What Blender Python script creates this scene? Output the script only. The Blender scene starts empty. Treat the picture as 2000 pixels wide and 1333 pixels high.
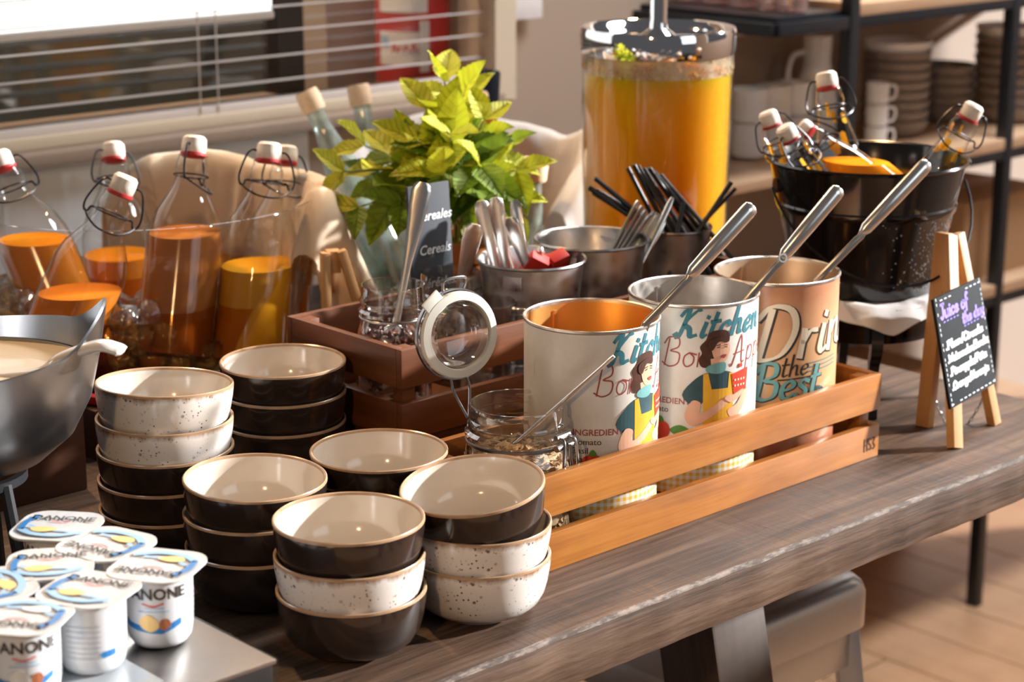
import bpy, bmesh, math, random
from mathutils import Vector, Matrix, noise as mnoise

random.seed(7)
sc = bpy.context.scene
COL = sc.collection
PI = math.pi
R = math.radians

# ------------------------------------------------------------------ camera, sky, lights, exposure
TT = 0.90                      # height of the table top above the floor
CAMH = TT + 0.70               # eye height
FPX = 3890.0                   # focal length for the 2000 px wide frame
PITCH = R(15.2)
cam_d = bpy.data.cameras.new('camera')
cam = bpy.data.objects.new('camera', cam_d)
COL.objects.link(cam)
cam.location = (0, 0, CAMH)
cam.rotation_euler = (PI / 2 - PITCH, 0, 0)
cam_d.sensor_width = 36.0
cam_d.lens = 36.0 * FPX / 2000.0
cam_d.clip_start = 0.05
cam_d.clip_end = 60
cam_d.dof.use_dof = True
cam_d.dof.focus_distance = 1.86
cam_d.dof.aperture_fstop = 6.3
sc.camera = cam

world = bpy.data.worlds.new('room_light')
sc.world = world
world.use_nodes = True
wbg = world.node_tree.nodes['Background']
wbg.inputs[0].default_value = (0.60, 0.58, 0.60, 1)
wbg.inputs[1].default_value = 0.13


def lamp(name, kind, loc, energy, col, **kw):
    d = bpy.data.lights.new(name, kind)
    d.energy = energy
    d.color = col
    for k, v in kw.items():
        setattr(d, k, v)
    o = bpy.data.objects.new(name, d)
    COL.objects.link(o)
    o.location = loc
    return o


def aim(o, d):
    o.rotation_euler = Vector(d).to_track_quat('-Z', 'Y').to_euler()


# low sun from the right through the opening in the added wall
SUN_EL, SUN_AZ = R(16.5), R(16)
sun = lamp('sunlight', 'SUN', (4, 2, 3), 9.5, (1.0, 0.97, 0.95), angle=R(2.2))
aim(sun, (-math.cos(SUN_EL) * math.cos(SUN_AZ), -math.cos(SUN_EL) * math.sin(SUN_AZ), -math.sin(SUN_EL)))
WARM = (1.0, 0.60, 0.28)
O3_CORR = (-0.42, 3.12, TT + 0.95)
for nm, loc, tgt, e, sz, col in (
        ('ceiling_spot', (-0.95, 2.95, 2.9), (-0.40, 2.3, 1.0), 25, 0.10, WARM),
        ('ceiling_spot', (-0.75, -1.10, 2.35), (0.05, 1.85, 0.98), 14, 0.12, WARM),
        ('ceiling_spot', (0.55, 3.6, 2.9), (0.10, 2.5, 1.0), 11, 0.10, WARM),
        ('rack_fill', (1.35, 3.3, 3.0), (1.35, 3.35, 0.0), 75, 0.9, (0.95, 0.97, 1.0))):  # last one is an unseen fill added to brighten rack and floor
    s = lamp(nm, 'AREA', loc, e, col, shape='DISK', size=sz)
    aim(s, Vector(tgt) - Vector(loc))
cor = lamp('corridor_fill', 'POINT', O3_CORR, 14, (1.0, 0.86, 0.72), shadow_soft_size=0.08)  # unseen fill added to brighten the wall behind the blind
win = lamp('daylight_window', 'AREA', (3.0, -0.4, 2.3), 18, (0.80, 0.92, 1.0), shape='RECTANGLE', size=2.0, size_y=1.6)
aim(win, Vector((0.1, 2.0, 0.9)) - Vector((3.0, -0.4, 2.3)))

sc.view_settings.view_transform = 'Standard'
sc.view_settings.look = 'None'
sc.view_settings.gamma = 1.0
sc.view_settings.use_curve_mapping = False
sc.view_settings.exposure = 0.30
try:
    sc.cycles.use_denoising = True
    sc.cycles.transparent_max_bounces = 28
    sc.cycles.max_bounces = 10
    sc.cycles.caustics_reflective = False
    sc.cycles.caustics_refractive = False
    sc.cycles.sample_clamp_indirect = 6.0
except Exception:
    pass

# ------------------------------------------------------------------ where things stand
TA = R(43)
O3 = Vector((0.0911, 1.646, 0))
UU = Vector((math.cos(TA), math.sin(TA), 0))
VV = Vector((-UU.y, UU.x, 0))


def W(u, v, z=0.0):
    p = O3 + UU * u + VV * v
    return Vector((p.x, p.y, TT + z))


def ray(px, py):
    x = (px - 1000) / FPX
    y = -(py - 666.5) / FPX
    return Vector((x, math.cos(PITCH) + y * math.sin(PITCH), -math.sin(PITCH) + y * math.cos(PITCH)))


def at(px, py, z):             # point of the place at height z above the table top
    d = ray(px, py)
    return Vector((0, 0, CAMH)) + d * ((TT + z - CAMH) / d.z)


def atd(px, py, dep):          # point of the place at a distance
    return Vector((0, 0, CAMH)) + ray(px, py) * dep


def atv(px, py, v):            # point of the place in the upright plane v behind the table's front edge
    d = ray(px, py)
    t = (O3.dot(VV) + v) / d.dot(VV)
    return Vector((0, 0, CAMH)) + d * t


def uv(p):
    q = Vector((p.x, p.y, 0)) - O3
    return q.dot(UU), q.dot(VV)


# ------------------------------------------------------------------ materials
MATS = {}


def newmat(name):
    m = bpy.data.materials.new(name)
    m.use_nodes = True
    m.node_tree.nodes.clear()
    MATS[name] = m
    return m


class NT:
    def __init__(s, m):
        s.t = m.node_tree
        s.out = s.n('ShaderNodeOutputMaterial')

    def n(s, typ, ins=None, **kw):
        nd = s.t.nodes.new(typ)
        for k, v in kw.items():
            setattr(nd, k, v)
        for k, v in (ins or {}).items():
            s.set(nd, k, v)
        return nd

    def set(s, nd, k, v):
        sk = nd.inputs[k]
        if isinstance(v, bpy.types.NodeSocket):
            s.t.links.new(v, sk)
        elif isinstance(v, bpy.types.Node):
            s.t.links.new(v.outputs[0], sk)
        else:
            if isinstance(v, tuple) and len(v) == 3 and sk.type == 'RGBA':
                v = v + (1,)
            sk.default_value = v

    def math(s, op, a, b=0.0, clamp=False):
        nd = s.n('ShaderNodeMath', {0: a, 1: b}, operation=op)
        nd.use_clamp = clamp
        return nd.outputs[0]

    def mix(s, f, a, b):
        nd = s.n('ShaderNodeMix', data_type='RGBA')
        s.set(nd, 0, f); s.set(nd, 6, a); s.set(nd, 7, b)
        return nd.outputs[2]

    def noise(s, vec, scale, detail=3.0, rough=0.55, dist=0.0):
        return s.n('ShaderNodeTexNoise', {'Vector': vec, 'Scale': scale, 'Detail': detail, 'Roughness': rough, 'Distortion': dist}).outputs[0]

    def coords(s, scale=(1, 1, 1), rot=(0, 0, 0)):
        tc = s.n('ShaderNodeTexCoord')
        return s.n('ShaderNodeMapping', {'Vector': tc.outputs['Object'], 'Scale': scale, 'Rotation': rot}).outputs[0]

    def ramp(s, fac, stops):
        nd = s.n('ShaderNodeValToRGB', {0: fac})
        el = nd.color_ramp.elements
        while len(el) < len(stops):
            el.new(0.5)
        for e, (p, c) in zip(el, stops):
            e.position = p
            e.color = (c[0], c[1], c[2], 1) if not isinstance(c, float) else (c, c, c, 1)
        return nd.outputs[0]

    def bump(s, h, strength=0.2, dist=0.002):
        return s.n('ShaderNodeBump', {'Height': h, 'Strength': strength, 'Distance': dist}).outputs[0]

    def pr(s, **kw):
        names = dict(col='Base Color', rough='Roughness', metal='Metallic', nrm='Normal', coat='Coat Weight', coatr='Coat Roughness',
                     ior='IOR', spec='Specular IOR Level', trans='Transmission Weight', emis='Emission Color', emstr='Emission Strength',
                     sss='Subsurface Weight', sssr='Subsurface Radius', ssss='Subsurface Scale', alpha='Alpha', sheen='Sheen Weight')
        b = s.n('ShaderNodeBsdfPrincipled')
        for k, v in kw.items():
            s.set(b, names[k], v)
        return b

    def end(s, sh):
        s.t.links.new(sh.outputs[0], s.out.inputs[0])


def plain(name, col, rough=0.5, metal=0.0, var=0.0, vscale=20, bump=0.0, bscale=60, **kw):
    m = newmat(name)
    t = NT(m)
    c = col
    nrm = None
    if var or bump:
        v = t.coords()
    if var:
        nz = t.noise(v, vscale)
        c = t.mix(nz, tuple(x * (1 - var) for x in col), tuple(min(1, x * (1 + var)) for x in col))
    b = t.pr(col=c, rough=rough, metal=metal, **kw)
    if bump:
        t.set(b, 'Normal', t.bump(t.noise(v, bscale), bump))
    t.end(b)
    return m


def thin_glass(name, tint=(0.97, 0.98, 0.98), edge=(0.55, 0.58, 0.58), base=0.05, gain=0.75, rough=0.02, power=3.0, dirt=0.0, dcol=(0.8, 0.8, 0.8)):
    m = newmat(name)
    t = NT(m)
    f = t.n('ShaderNodeLayerWeight', {'Blend': 0.5}).outputs['Facing']
    p = t.math('POWER', f, power)
    fac = t.math('ADD', t.math('MULTIPLY', p, gain), base, True)
    tr = t.n('ShaderNodeBsdfTransparent', {'Color': t.mix(t.math('POWER', f, 2.2), tint, edge)})
    gl = t.n('ShaderNodeBsdfGlossy', {'Color': (1, 1, 1), 'Roughness': rough})
    sh = t.n('ShaderNodeMixShader', {0: fac, 1: tr.outputs[0], 2: gl.outputs[0]})
    if dirt:
        nz = t.ramp(t.noise(t.coords(), 38, 5), [(0.35, 0.0), (0.7, 1.0)])
        df = t.n('ShaderNodeBsdfDiffuse', {'Color': dcol})
        sh = t.n('ShaderNodeMixShader', {0: t.math('MULTIPLY', nz, dirt), 1: sh.outputs[0], 2: df.outputs[0]})
    t.end(sh)
    return m


def wood(name, c0, c1, c2, grain=(3, 55, 55), rough=0.5, bump=0.15, knots=0.0, coat=0.0):
    m = newmat(name)
    t = NT(m)
    v = t.coords(grain)
    n1 = t.noise(v, 1.0, 6, 0.6, 0.6)
    v2 = t.coords((grain[0] * 2.2, grain[1] * 3.1, grain[2] * 3.1))
    n2 = t.noise(v2, 1.0, 4, 0.7)
    big = t.noise(t.coords((3, 7, 7)), 1.6, 3, 0.6, 0.8)
    f = t.math('ADD', t.math('MULTIPLY', n1, 0.6), t.math('MULTIPLY', n2, 0.4))
    f = t.math('ADD', t.math('MULTIPLY', f, 0.62), t.math('MULTIPLY', big, 0.38))
    c = t.ramp(f, [(0.30, c0), (0.5, c1), (0.70, c2)])
    if knots:
        vo = t.n('ShaderNodeTexVoronoi', {'Vector': t.coords((4.2, 9, 9)), 'Scale': 1.4, 'Randomness': 1.0})
        k = t.ramp(vo.outputs[0], [(0.04, 1.0), (0.14, 0.0)])
        c = t.mix(t.math('MULTIPLY', k, knots), c, tuple(x * 0.35 for x in c0))
    b = t.pr(col=c, rough=rough, coat=coat, coatr=0.25)
    t.set(b, 'Normal', t.bump(f, bump, 0.002))
    t.end(b)
    return m


def table_wood():
    m = newmat('weathered_oak')
    t = NT(m)
    n1 = t.noise(t.coords((2.0, 34, 34)), 1.0, 7, 0.65, 0.9)
    n2 = t.noise(t.coords((7, 150, 150)), 1.0, 4, 0.7)
    saw = t.noise(t.coords((150, 9, 9), (0, 0, 0.35)), 1.0, 5, 0.75, 1.5)
    big = t.noise(t.coords((3, 4, 4)), 1.5, 4, 0.6)
    f = t.math('ADD', t.math('MULTIPLY', n1, 0.5), t.math('MULTIPLY', n2, 0.32))
    f = t.math('ADD', f, t.math('MULTIPLY', t.math('MULTIPLY', t.math('SUBTRACT', saw, 0.5), t.math('MULTIPLY', t.ramp(big, [(0.46, 0.0), (0.58, 1.0)]), t.math('GREATER_THAN', t.n('ShaderNodeSeparateXYZ', {0: t.n('ShaderNodeNewGeometry').outputs['True Normal']}).outputs[2], 0.6))), 0.30))
    f = t.math('ADD', f, 0.085)
    c = t.ramp(f, [(0.41, (0.013, 0.008, 0.006)), (0.49, (0.062, 0.034, 0.020)), (0.60, (0.140, 0.086, 0.055))])
    c = t.mix(t.math('MULTIPLY', big, 0.55), c, t.mix(0.5, c, (0.20, 0.105, 0.055)))
    b = t.pr(col=c, rough=t.ramp(n2, [(0.3, 0.5), (0.8, 0.72)]), spec=0.35)
    t.set(b, 'Normal', t.bump(f, 0.55, 0.003))
    t.end(b)
    return m


def galvanized(name, col, rough=0.34, patch=0.25):
    m = newmat(name)
    t = NT(m)
    vo = t.n('ShaderNodeTexVoronoi', {'Vector': t.coords(), 'Scale': 75.0})
    nz = t.noise(t.coords(), 30, 4, 0.6)
    f = t.math('ADD', t.math('MULTIPLY', vo.outputs[0], 0.5), t.math('MULTIPLY', nz, 0.6))
    c = t.mix(f, tuple(x * (1 - patch) for x in col), tuple(min(1, x * (1 + patch)) for x in col))
    b = t.pr(col=c, metal=1.0, rough=t.ramp(f, [(0.2, rough - 0.1), (0.8, rough + 0.14)]))
    t.set(b, 'Normal', t.bump(nz, 0.12, 0.002))
    t.end(b)
    return m


def white_glaze():
    m = newmat('speckled_white_glaze')
    t = NT(m)
    v = t.coords()
    sep = t.n('ShaderNodeSeparateXYZ', {0: v})
    z = sep.outputs[2]
    patch = t.ramp(t.noise(v, 34, 3), [(0.46, 0.0), (0.62, 1.0)])
    vo = t.n('ShaderNodeTexVoronoi', {'Vector': v, 'Scale': 270.0, 'Randomness': 1.0})
    sp = t.ramp(vo.outputs[0], [(0.20, 1.0), (0.30, 0.0)])
    keep = t.ramp(vo.outputs['Color'], [(0.42, 0.0), (0.5, 1.0)])
    spk = t.math('MULTIPLY', t.math('MULTIPLY', sp, keep), t.math('ADD', t.math('MULTIPLY', patch, 0.9), 0.06))
    vo2 = t.n('ShaderNodeTexVoronoi', {'Vector': v, 'Scale': 120.0, 'Randomness': 1.0})
    sp2 = t.math('MULTIPLY', t.ramp(vo2.outputs[0], [(0.14, 1.0), (0.24, 0.0)]), patch)
    drip = t.noise(t.coords((90, 90, 14)), 1.0, 4, 0.6)
    rimf = t.math('ADD', t.math('MULTIPLY', t.math('SUBTRACT', z, 0.0490), 170.0), t.math('MULTIPLY', t.math('SUBTRACT', drip, 0.5), 2.6), True)
    c = t.mix(t.math('MULTIPLY', rimf, 0.9), (0.74, 0.70, 0.65), (0.22, 0.095, 0.035))
    c = t.mix(t.math('MAXIMUM', spk, t.math('MULTIPLY', sp2, 0.85)), c, (0.075, 0.035, 0.018))
    t.end(t.pr(col=c, rough=0.2, coat=0.5, coatr=0.08))
    return m


def can_white():
    m = newmat('aged_white_print')
    t = NT(m)
    tc = t.n('ShaderNodeTexCoord').outputs['Object']
    sep = t.n('ShaderNodeSeparateXYZ', {0: tc})
    x, y, z = sep.outputs
    ang = t.math('ARCTAN2', y, x)
    a = t.math('MULTIPLY', ang, 0.067)
    per = 0.0068
    fx = t.math('FRACT', t.math('ADD', t.math('DIVIDE', a, per), 100.0))
    fz = t.math('FRACT', t.math('ADD', t.math('DIVIDE', z, per), 100.0))
    bx = t.math('GREATER_THAN', fx, 0.5)
    bz = t.math('GREATER_THAN', fz, 0.5)
    g = t.math('MULTIPLY', t.math('ADD', bx, bz), 0.5)
    ging = t.mix(g, (0.83, 0.80, 0.72), (0.78, 0.45, 0.03))
    mott = t.noise(tc, 18, 5, 0.65)
    strk = t.noise(t.n('ShaderNodeMapping', {'Vector': tc, 'Scale': (60, 60, 9)}).outputs[0], 1.0, 5, 0.7)
    wht = t.mix(t.ramp(mott, [(0.35, 0.0), (0.75, 1.0)]), (0.80, 0.78, 0.73), (0.66, 0.60, 0.52))
    wht = t.mix(t.math('MULTIPLY', t.ramp(strk, [(0.62, 0.0), (0.72, 1.0)]), 0.55), wht, (0.36, 0.26, 0.19))
    low = t.math('LESS_THAN', z, 0.049)
    edge = t.math('MULTIPLY', t.math('LESS_THAN', z, 0.052), t.math('GREATER_THAN', z, 0.049))
    c = t.mix(low, wht, ging)
    c = t.mix(edge, c, (0.85, 0.55, 0.06))
    t.end(t.pr(col=c, rough=0.33, coat=0.15, coatr=0.2))
    return m


def can_brown():
    m = newmat('aged_tan_print')
    t = NT(m)
    tc = t.n('ShaderNodeTexCoord').outputs['Object']
    z = t.n('ShaderNodeSeparateXYZ', {0: tc}).outputs[2]
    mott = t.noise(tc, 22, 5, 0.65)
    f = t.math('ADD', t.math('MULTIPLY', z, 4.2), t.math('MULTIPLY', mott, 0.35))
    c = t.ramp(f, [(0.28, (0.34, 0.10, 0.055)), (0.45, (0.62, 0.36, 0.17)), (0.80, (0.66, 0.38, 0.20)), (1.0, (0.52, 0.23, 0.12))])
    t.end(t.pr(col=c, rough=0.35, coat=0.15, coatr=0.2))
    return m


def juice(name, col, deep, rough=0.12, tl=0.12):
    m = newmat(name)
    t = NT(m)
    nz = t.noise(t.coords(), 14, 3)
    c = t.mix(nz, deep, col)
    d = t.n('ShaderNodeBsdfDiffuse', {'Color': c})
    tr = t.n('ShaderNodeBsdfTranslucent', {'Color': c})
    g = t.n('ShaderNodeBsdfGlossy', {'Color': (1, 1, 1), 'Roughness': rough})
    a = t.n('ShaderNodeMixShader', {0: tl, 1: d.outputs[0], 2: tr.outputs[0]})
    b = t.n('ShaderNodeMixShader', {0: 0.03, 1: a.outputs[0], 2: g.outputs[0]})
    t.end(b)
    return m


def leafmat(name, c0, c1):
    m = newmat(name)
    t = NT(m)
    v = t.coords()
    sep = t.n('ShaderNodeSeparateXYZ', {0: v})
    ay = t.math('ABSOLUTE', sep.outputs[1])
    ph = t.math('FRACT', t.math('MULTIPLY', t.math('SUBTRACT', sep.outputs[0], t.math('MULTIPLY', ay, 0.9)), 7.0))
    side = t.ramp(t.math('ABSOLUTE', t.math('SUBTRACT', ph, 0.5)), [(0.0, 0.0), (0.13, 1.0)])
    mid = t.ramp(ay, [(0.0, 0.0), (0.022, 1.0)])
    vein = t.math('MINIMUM', side, mid)
    nz = t.noise(v, 5, 3)
    c = t.mix(nz, c0, c1)
    c = t.mix(t.math('MULTIPLY', t.math('SUBTRACT', 1.0, vein), 0.40), c, tuple(x * 0.55 for x in c0))
    d = t.pr(col=c, rough=0.45, spec=0.35)
    t.set(d, 'Normal', t.bump(t.math('ADD', vein, t.math('MULTIPLY', t.noise(v, 26, 2), 0.7)), 0.7, 0.0025))
    tr = t.n('ShaderNodeBsdfTranslucent', {'Color': t.mix(0.4, c, (0.50, 0.58, 0.03))})
    t.end(t.n('ShaderNodeMixShader', {0: 0.30, 1: d.outputs[0], 2: tr.outputs[0]}))
    return m


def clothmat(name, col):
    m = newmat(name)
    t = NT(m)
    d = t.pr(col=col, rough=0.85, sheen=0.2)
    t.set(d, 'Normal', t.bump(t.noise(t.coords(), 700, 2), 0.15, 0.001))
    tr = t.n('ShaderNodeBsdfTranslucent', {'Color': col})
    t.end(t.n('ShaderNodeMixShader', {0: 0.25, 1: d.outputs[0], 2: tr.outputs[0]}))
    return m


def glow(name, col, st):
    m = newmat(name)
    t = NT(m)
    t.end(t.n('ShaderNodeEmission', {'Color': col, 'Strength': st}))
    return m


M_TABLE = table_wood()
def worn():
    m = newmat('worn_edge_wood')
    t = NT(m)
    f = t.ramp(t.noise(t.coords((1, 3, 3)), 45, 5, 0.7), [(0.42, 0.0), (0.60, 1.0)])
    t.end(t.pr(col=t.mix(f, (0.06, 0.038, 0.026), (0.24, 0.19, 0.155)), rough=0.6))
    return m


M_WORN = worn()
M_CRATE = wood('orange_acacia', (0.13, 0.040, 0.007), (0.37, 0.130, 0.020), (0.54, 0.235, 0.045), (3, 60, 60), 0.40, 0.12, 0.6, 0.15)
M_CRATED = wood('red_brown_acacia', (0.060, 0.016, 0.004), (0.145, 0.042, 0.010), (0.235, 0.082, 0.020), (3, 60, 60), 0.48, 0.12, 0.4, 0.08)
M_DARKBOX = wood('dark_stained_wood', (0.035, 0.012, 0.005), (0.065, 0.022, 0.009), (0.10, 0.035, 0.014), (3, 40, 40), 0.4, 0.1)
M_BEECH = wood('pale_beech', (0.42, 0.20, 0.07), (0.55, 0.30, 0.12), (0.66, 0.40, 0.18), (40, 40, 3), 0.5, 0.05)
M_LEGWOOD = wood('dark_oak_leg', (0.035, 0.022, 0.015), (0.075, 0.048, 0.032), (0.13, 0.085, 0.058), (40, 40, 3), 0.55, 0.3)
M_FLOOR = wood('pale_floor_boards', (0.36, 0.20, 0.11), (0.45, 0.26, 0.145), (0.53, 0.32, 0.19), (14, 1.5, 14), 0.42, 0.05)
M_DARKGLAZE = plain('brown_black_glaze', (0.022, 0.014, 0.011), 0.16, var=0.35, vscale=25, bump=0.05, bscale=30, coat=0.4, coatr=0.06)
M_WHITEGLAZE = white_glaze()
M_CREAM = plain('cream_glaze', (0.64, 0.57, 0.49), 0.13, coat=0.4, coatr=0.05)
M_RIM = plain('tan_rim_glaze', (0.42, 0.27, 0.16), 0.22, var=0.35, vscale=70)
M_STEEL = plain('polished_steel', (0.80, 0.76, 0.71), 0.24, 1.0)
M_BRUSHED = plain('brushed_steel', (0.50, 0.48, 0.46), 0.30, 1.0, var=0.08, vscale=40)
M_BOWLSTEEL = plain('dull_steel', (0.40, 0.41, 0.43), 0.28, 1.0, var=0.2, vscale=9)
M_CHROME = plain('chrome', (0.80, 0.80, 0.82), 0.05, 1.0)
M_GALV = galvanized('galvanized_zinc', (0.46, 0.45, 0.45))
M_GALVIN = galvanized('tin_inside', (0.58, 0.54, 0.50), 0.30, 0.12)
M_WIRE = plain('dark_wire', (0.045, 0.045, 0.05), 0.3, 0.9)
M_WIREG = plain('grey_wire', (0.34, 0.33, 0.33), 0.28, 1.0)
M_BLACK = plain('black_enamel', (0.006, 0.006, 0.007), 0.14, 0.0, bump=0.06, bscale=16, coat=0.3)
M_BLACKM = plain('black_powder_coat', (0.016, 0.017, 0.02), 0.4, 0.2)
M_FRAME = plain('black_steel_tube', (0.020, 0.026, 0.034), 0.3, 0.4)
M_GLASS = thin_glass('clear_glass', (0.985, 0.985, 0.98), (0.55, 0.57, 0.56), 0.018, 0.7, 0.02, 3.2)
M_GLASSJ = thin_glass('jar_glass', (0.98, 0.98, 0.975), (0.36, 0.36, 0.34), 0.055, 0.85, 0.04, 1.9)
M_TUB = thin_glass('clear_acrylic', (0.985, 0.985, 0.98), (0.72, 0.70, 0.66), 0.018, 0.45, 0.04, 3.2)
M_GREENGLASS = thin_glass('sea_green_glass', (0.80, 0.90, 0.87), (0.35, 0.52, 0.48), 0.07, 0.7, 0.08, 2.4, 0.35, (0.50, 0.62, 0.58))
M_ICE = thin_glass('ice', (0.95, 0.95, 0.95), (0.66, 0.66, 0.68), 0.05, 0.45, 0.15, 2.4, 0.14, (0.8, 0.78, 0.75))
M_PORCELAIN = plain('white_porcelain', (0.80, 0.76, 0.71), 0.18, coat=0.3)
M_STOPPER = plain('stopper_porcelain', (0.80, 0.72, 0.63), 0.35)
M_REDRUB = plain('red_rubber', (0.48, 0.02, 0.02), 0.5)
M_GASKET = plain('white_rubber', (0.62, 0.60, 0.53), 0.5)
M_JORANGE = juice('orange_juice', (0.98, 0.47, 0.010), (0.95, 0.42, 0.008))
M_JCARROT = juice('carrot_juice', (0.92, 0.32, 0.015), (0.82, 0.24, 0.01))
M_JDEEP = juice('peach_juice', (0.86, 0.28, 0.03), (0.74, 0.20, 0.02))
M_JAMBER = juice('apple_juice', (0.55, 0.20, 0.04), (0.42, 0.13, 0.025))
M_JYELLOW = juice('mango_juice', (0.95, 0.48, 0.03), (0.88, 0.38, 0.015))
def deep_juice():
    m = newmat('dispenser_juice')
    t = NT(m)
    t.end(t.pr(col=(0.98, 0.46, 0.008), rough=0.25, sss=1.0, sssr=(0.06, 0.022, 0.001), ssss=1.0, spec=0.2))
    return m


M_JDISP = deep_juice()
M_GOLDIN = plain('gold_lacquer_inside', (0.78, 0.42, 0.12), 0.36, 0.85, var=0.12)
M_TANIN = plain('tan_lacquer_inside', (0.62, 0.46, 0.32), 0.36, 0.85, var=0.12)
M_FOAM = plain('juice_foam', (0.86, 0.62, 0.30), 0.6)
M_CREAMLIQ = plain('cream_yogurt', (0.83, 0.68, 0.46), 0.25, coat=0.3)
M_CLOTHB = clothmat('beige_cloth', (0.84, 0.68, 0.49))
M_CLOTHW = clothmat('white_cloth', (0.82, 0.80, 0.78))
M_LEAF = [leafmat('mint_leaf', (0.10, 0.20, 0.012), (0.24, 0.34, 0.02)), leafmat('lit_mint_leaf', (0.36, 0.42, 0.02), (0.62, 0.56, 0.03)), leafmat('shaded_mint_leaf', (0.022, 0.085, 0.012), (0.07, 0.17, 0.02))]  # yellow and dark copies put top light and inner shade into leaf colour
M_STEM = plain('mint_stem', (0.20, 0.22, 0.03), 0.5)
M_TERRA = plain('terracotta', (0.55, 0.17, 0.035), 0.6, var=0.15)
M_SOIL = plain('potting_soil', (0.03, 0.02, 0.012), 0.9, bump=0.5)
M_SLATE = plain('slate_board', (0.040, 0.046, 0.056), 0.75, var=0.2)
M_CHALKB = plain('chalkboard_black', (0.010, 0.014, 0.018), 0.8, var=0.4, spec=0.2)
M_CHALK = plain('white_chalk_ink', (0.82, 0.84, 0.86), 0.7)
M_CHALKP = plain('violet_chalk_ink', (0.24, 0.17, 0.70), 0.7)
M_TEAL = plain('teal_print', (0.045, 0.20, 0.25), 0.4, var=0.3, vscale=120)
M_TEALB = plain('bright_teal_print', (0.16, 0.38, 0.38), 0.4, var=0.2, vscale=120)
M_REDP = plain('brick_red_print', (0.36, 0.07, 0.06), 0.4)
M_INK = plain('black_print', (0.03, 0.025, 0.022), 0.45)
M_SKIN = plain('skin_tone_print', (0.78, 0.45, 0.30), 0.4, var=0.12, vscale=60)
M_HAIR = plain('brown_hair_print', (0.075, 0.03, 0.018), 0.4, var=0.5, vscale=140)
M_SHIRT = plain('dark_teal_shirt_print', (0.035, 0.085, 0.10), 0.4, var=0.4, vscale=90)
M_APRON = plain('mustard_print', (0.78, 0.42, 0.035), 0.4, var=0.2, vscale=60)
M_REDPOT = plain('red_print', (0.70, 0.055, 0.025), 0.4)
M_CREAMP = plain('cream_print', (0.78, 0.68, 0.52), 0.4)
M_GREENP = plain('green_print', (0.10, 0.25, 0.04), 0.4)
M_CUP = plain('white_plastic', (0.68, 0.69, 0.71), 0.3, coat=0.2)
M_FOIL = plain('white_foil', (0.58, 0.575, 0.565), 0.34, var=0.1, vscale=40, bump=0.2, bscale=90)
M_BLUE = plain('blue_print', (0.03, 0.19, 0.48), 0.35)
M_LBLUE = plain('light_blue_print', (0.30, 0.50, 0.70), 0.35)
M_PEACH = plain('yellow_fruit_print', (0.85, 0.58, 0.22), 0.4)
M_BROWNF = plain('brown_fruit_print', (0.42, 0.14, 0.06), 0.4)
M_LABELG = plain('pale_grey_print', (0.52, 0.53, 0.54), 0.4)
M_OAT = plain('oat_flake', (0.74, 0.53, 0.30), 0.7, var=0.35, vscale=90)
M_RAISIN = plain('dried_berry', (0.10, 0.025, 0.014), 0.35, var=0.5, vscale=60)
M_REDPK = plain('red_paper', (0.62, 0.03, 0.02), 0.5)
M_STRAW = plain('black_straw', (0.012, 0.011, 0.012), 0.32)
M_CORK = plain('pale_cork', (0.74, 0.55, 0.37), 0.75, var=0.2, vscale=120)
M_WALLW = plain('white_wall_paint', (0.74, 0.80, 0.86), 0.6)
M_WALLB = plain('taupe_wall_paint', (0.36, 0.28, 0.22), 0.7)
M_WALLC = plain('cream_trim_paint', (0.60, 0.52, 0.40), 0.6)
M_SILL = plain('brown_sill', (0.30, 0.235, 0.19), 0.45)
M_SLAT = plain('aluminium_slat', (0.66, 0.61, 0.58), 0.4, 0.1)
M_NIGHT = plain('dark_outside', (0.035, 0.036, 0.028), 0.8, var=0.6, vscale=3)
M_WFRAME = plain('dark_window_frame', (0.03, 0.022, 0.018), 0.5)
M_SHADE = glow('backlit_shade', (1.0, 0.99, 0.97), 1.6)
M_EXTRED = plain('red_enamel', (0.50, 0.025, 0.025), 0.3)
M_PAPER = plain('white_paper', (0.68, 0.66, 0.66), 0.6)
M_SHELFWOOD = wood('pale_shelf_wood', (0.36, 0.22, 0.13), (0.48, 0.31, 0.19), (0.58, 0.40, 0.26), (3, 30, 30), 0.5, 0.05)
M_STONEW = plain('grey_stoneware', (0.24, 0.20, 0.175), 0.4, var=0.1)
M_WCHINA = plain('white_china', (0.78, 0.79, 0.80), 0.25)
M_TUMBLER = thin_glass('pink_tinted_glass', (0.90, 0.80, 0.80), (0.55, 0.42, 0.42), 0.12, 0.7, 0.05, 2.2, 0.25, (0.75, 0.6, 0.6))
M_CARD = plain('cardboard', (0.42, 0.26, 0.14), 0.8)
M_STOOL = plain('brushed_zinc', (0.52, 0.56, 0.61), 0.30, 1.0, var=0.08, vscale=12)
M_WETBLACK = M_BLACK

# ------------------------------------------------------------------ mesh helpers


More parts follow.
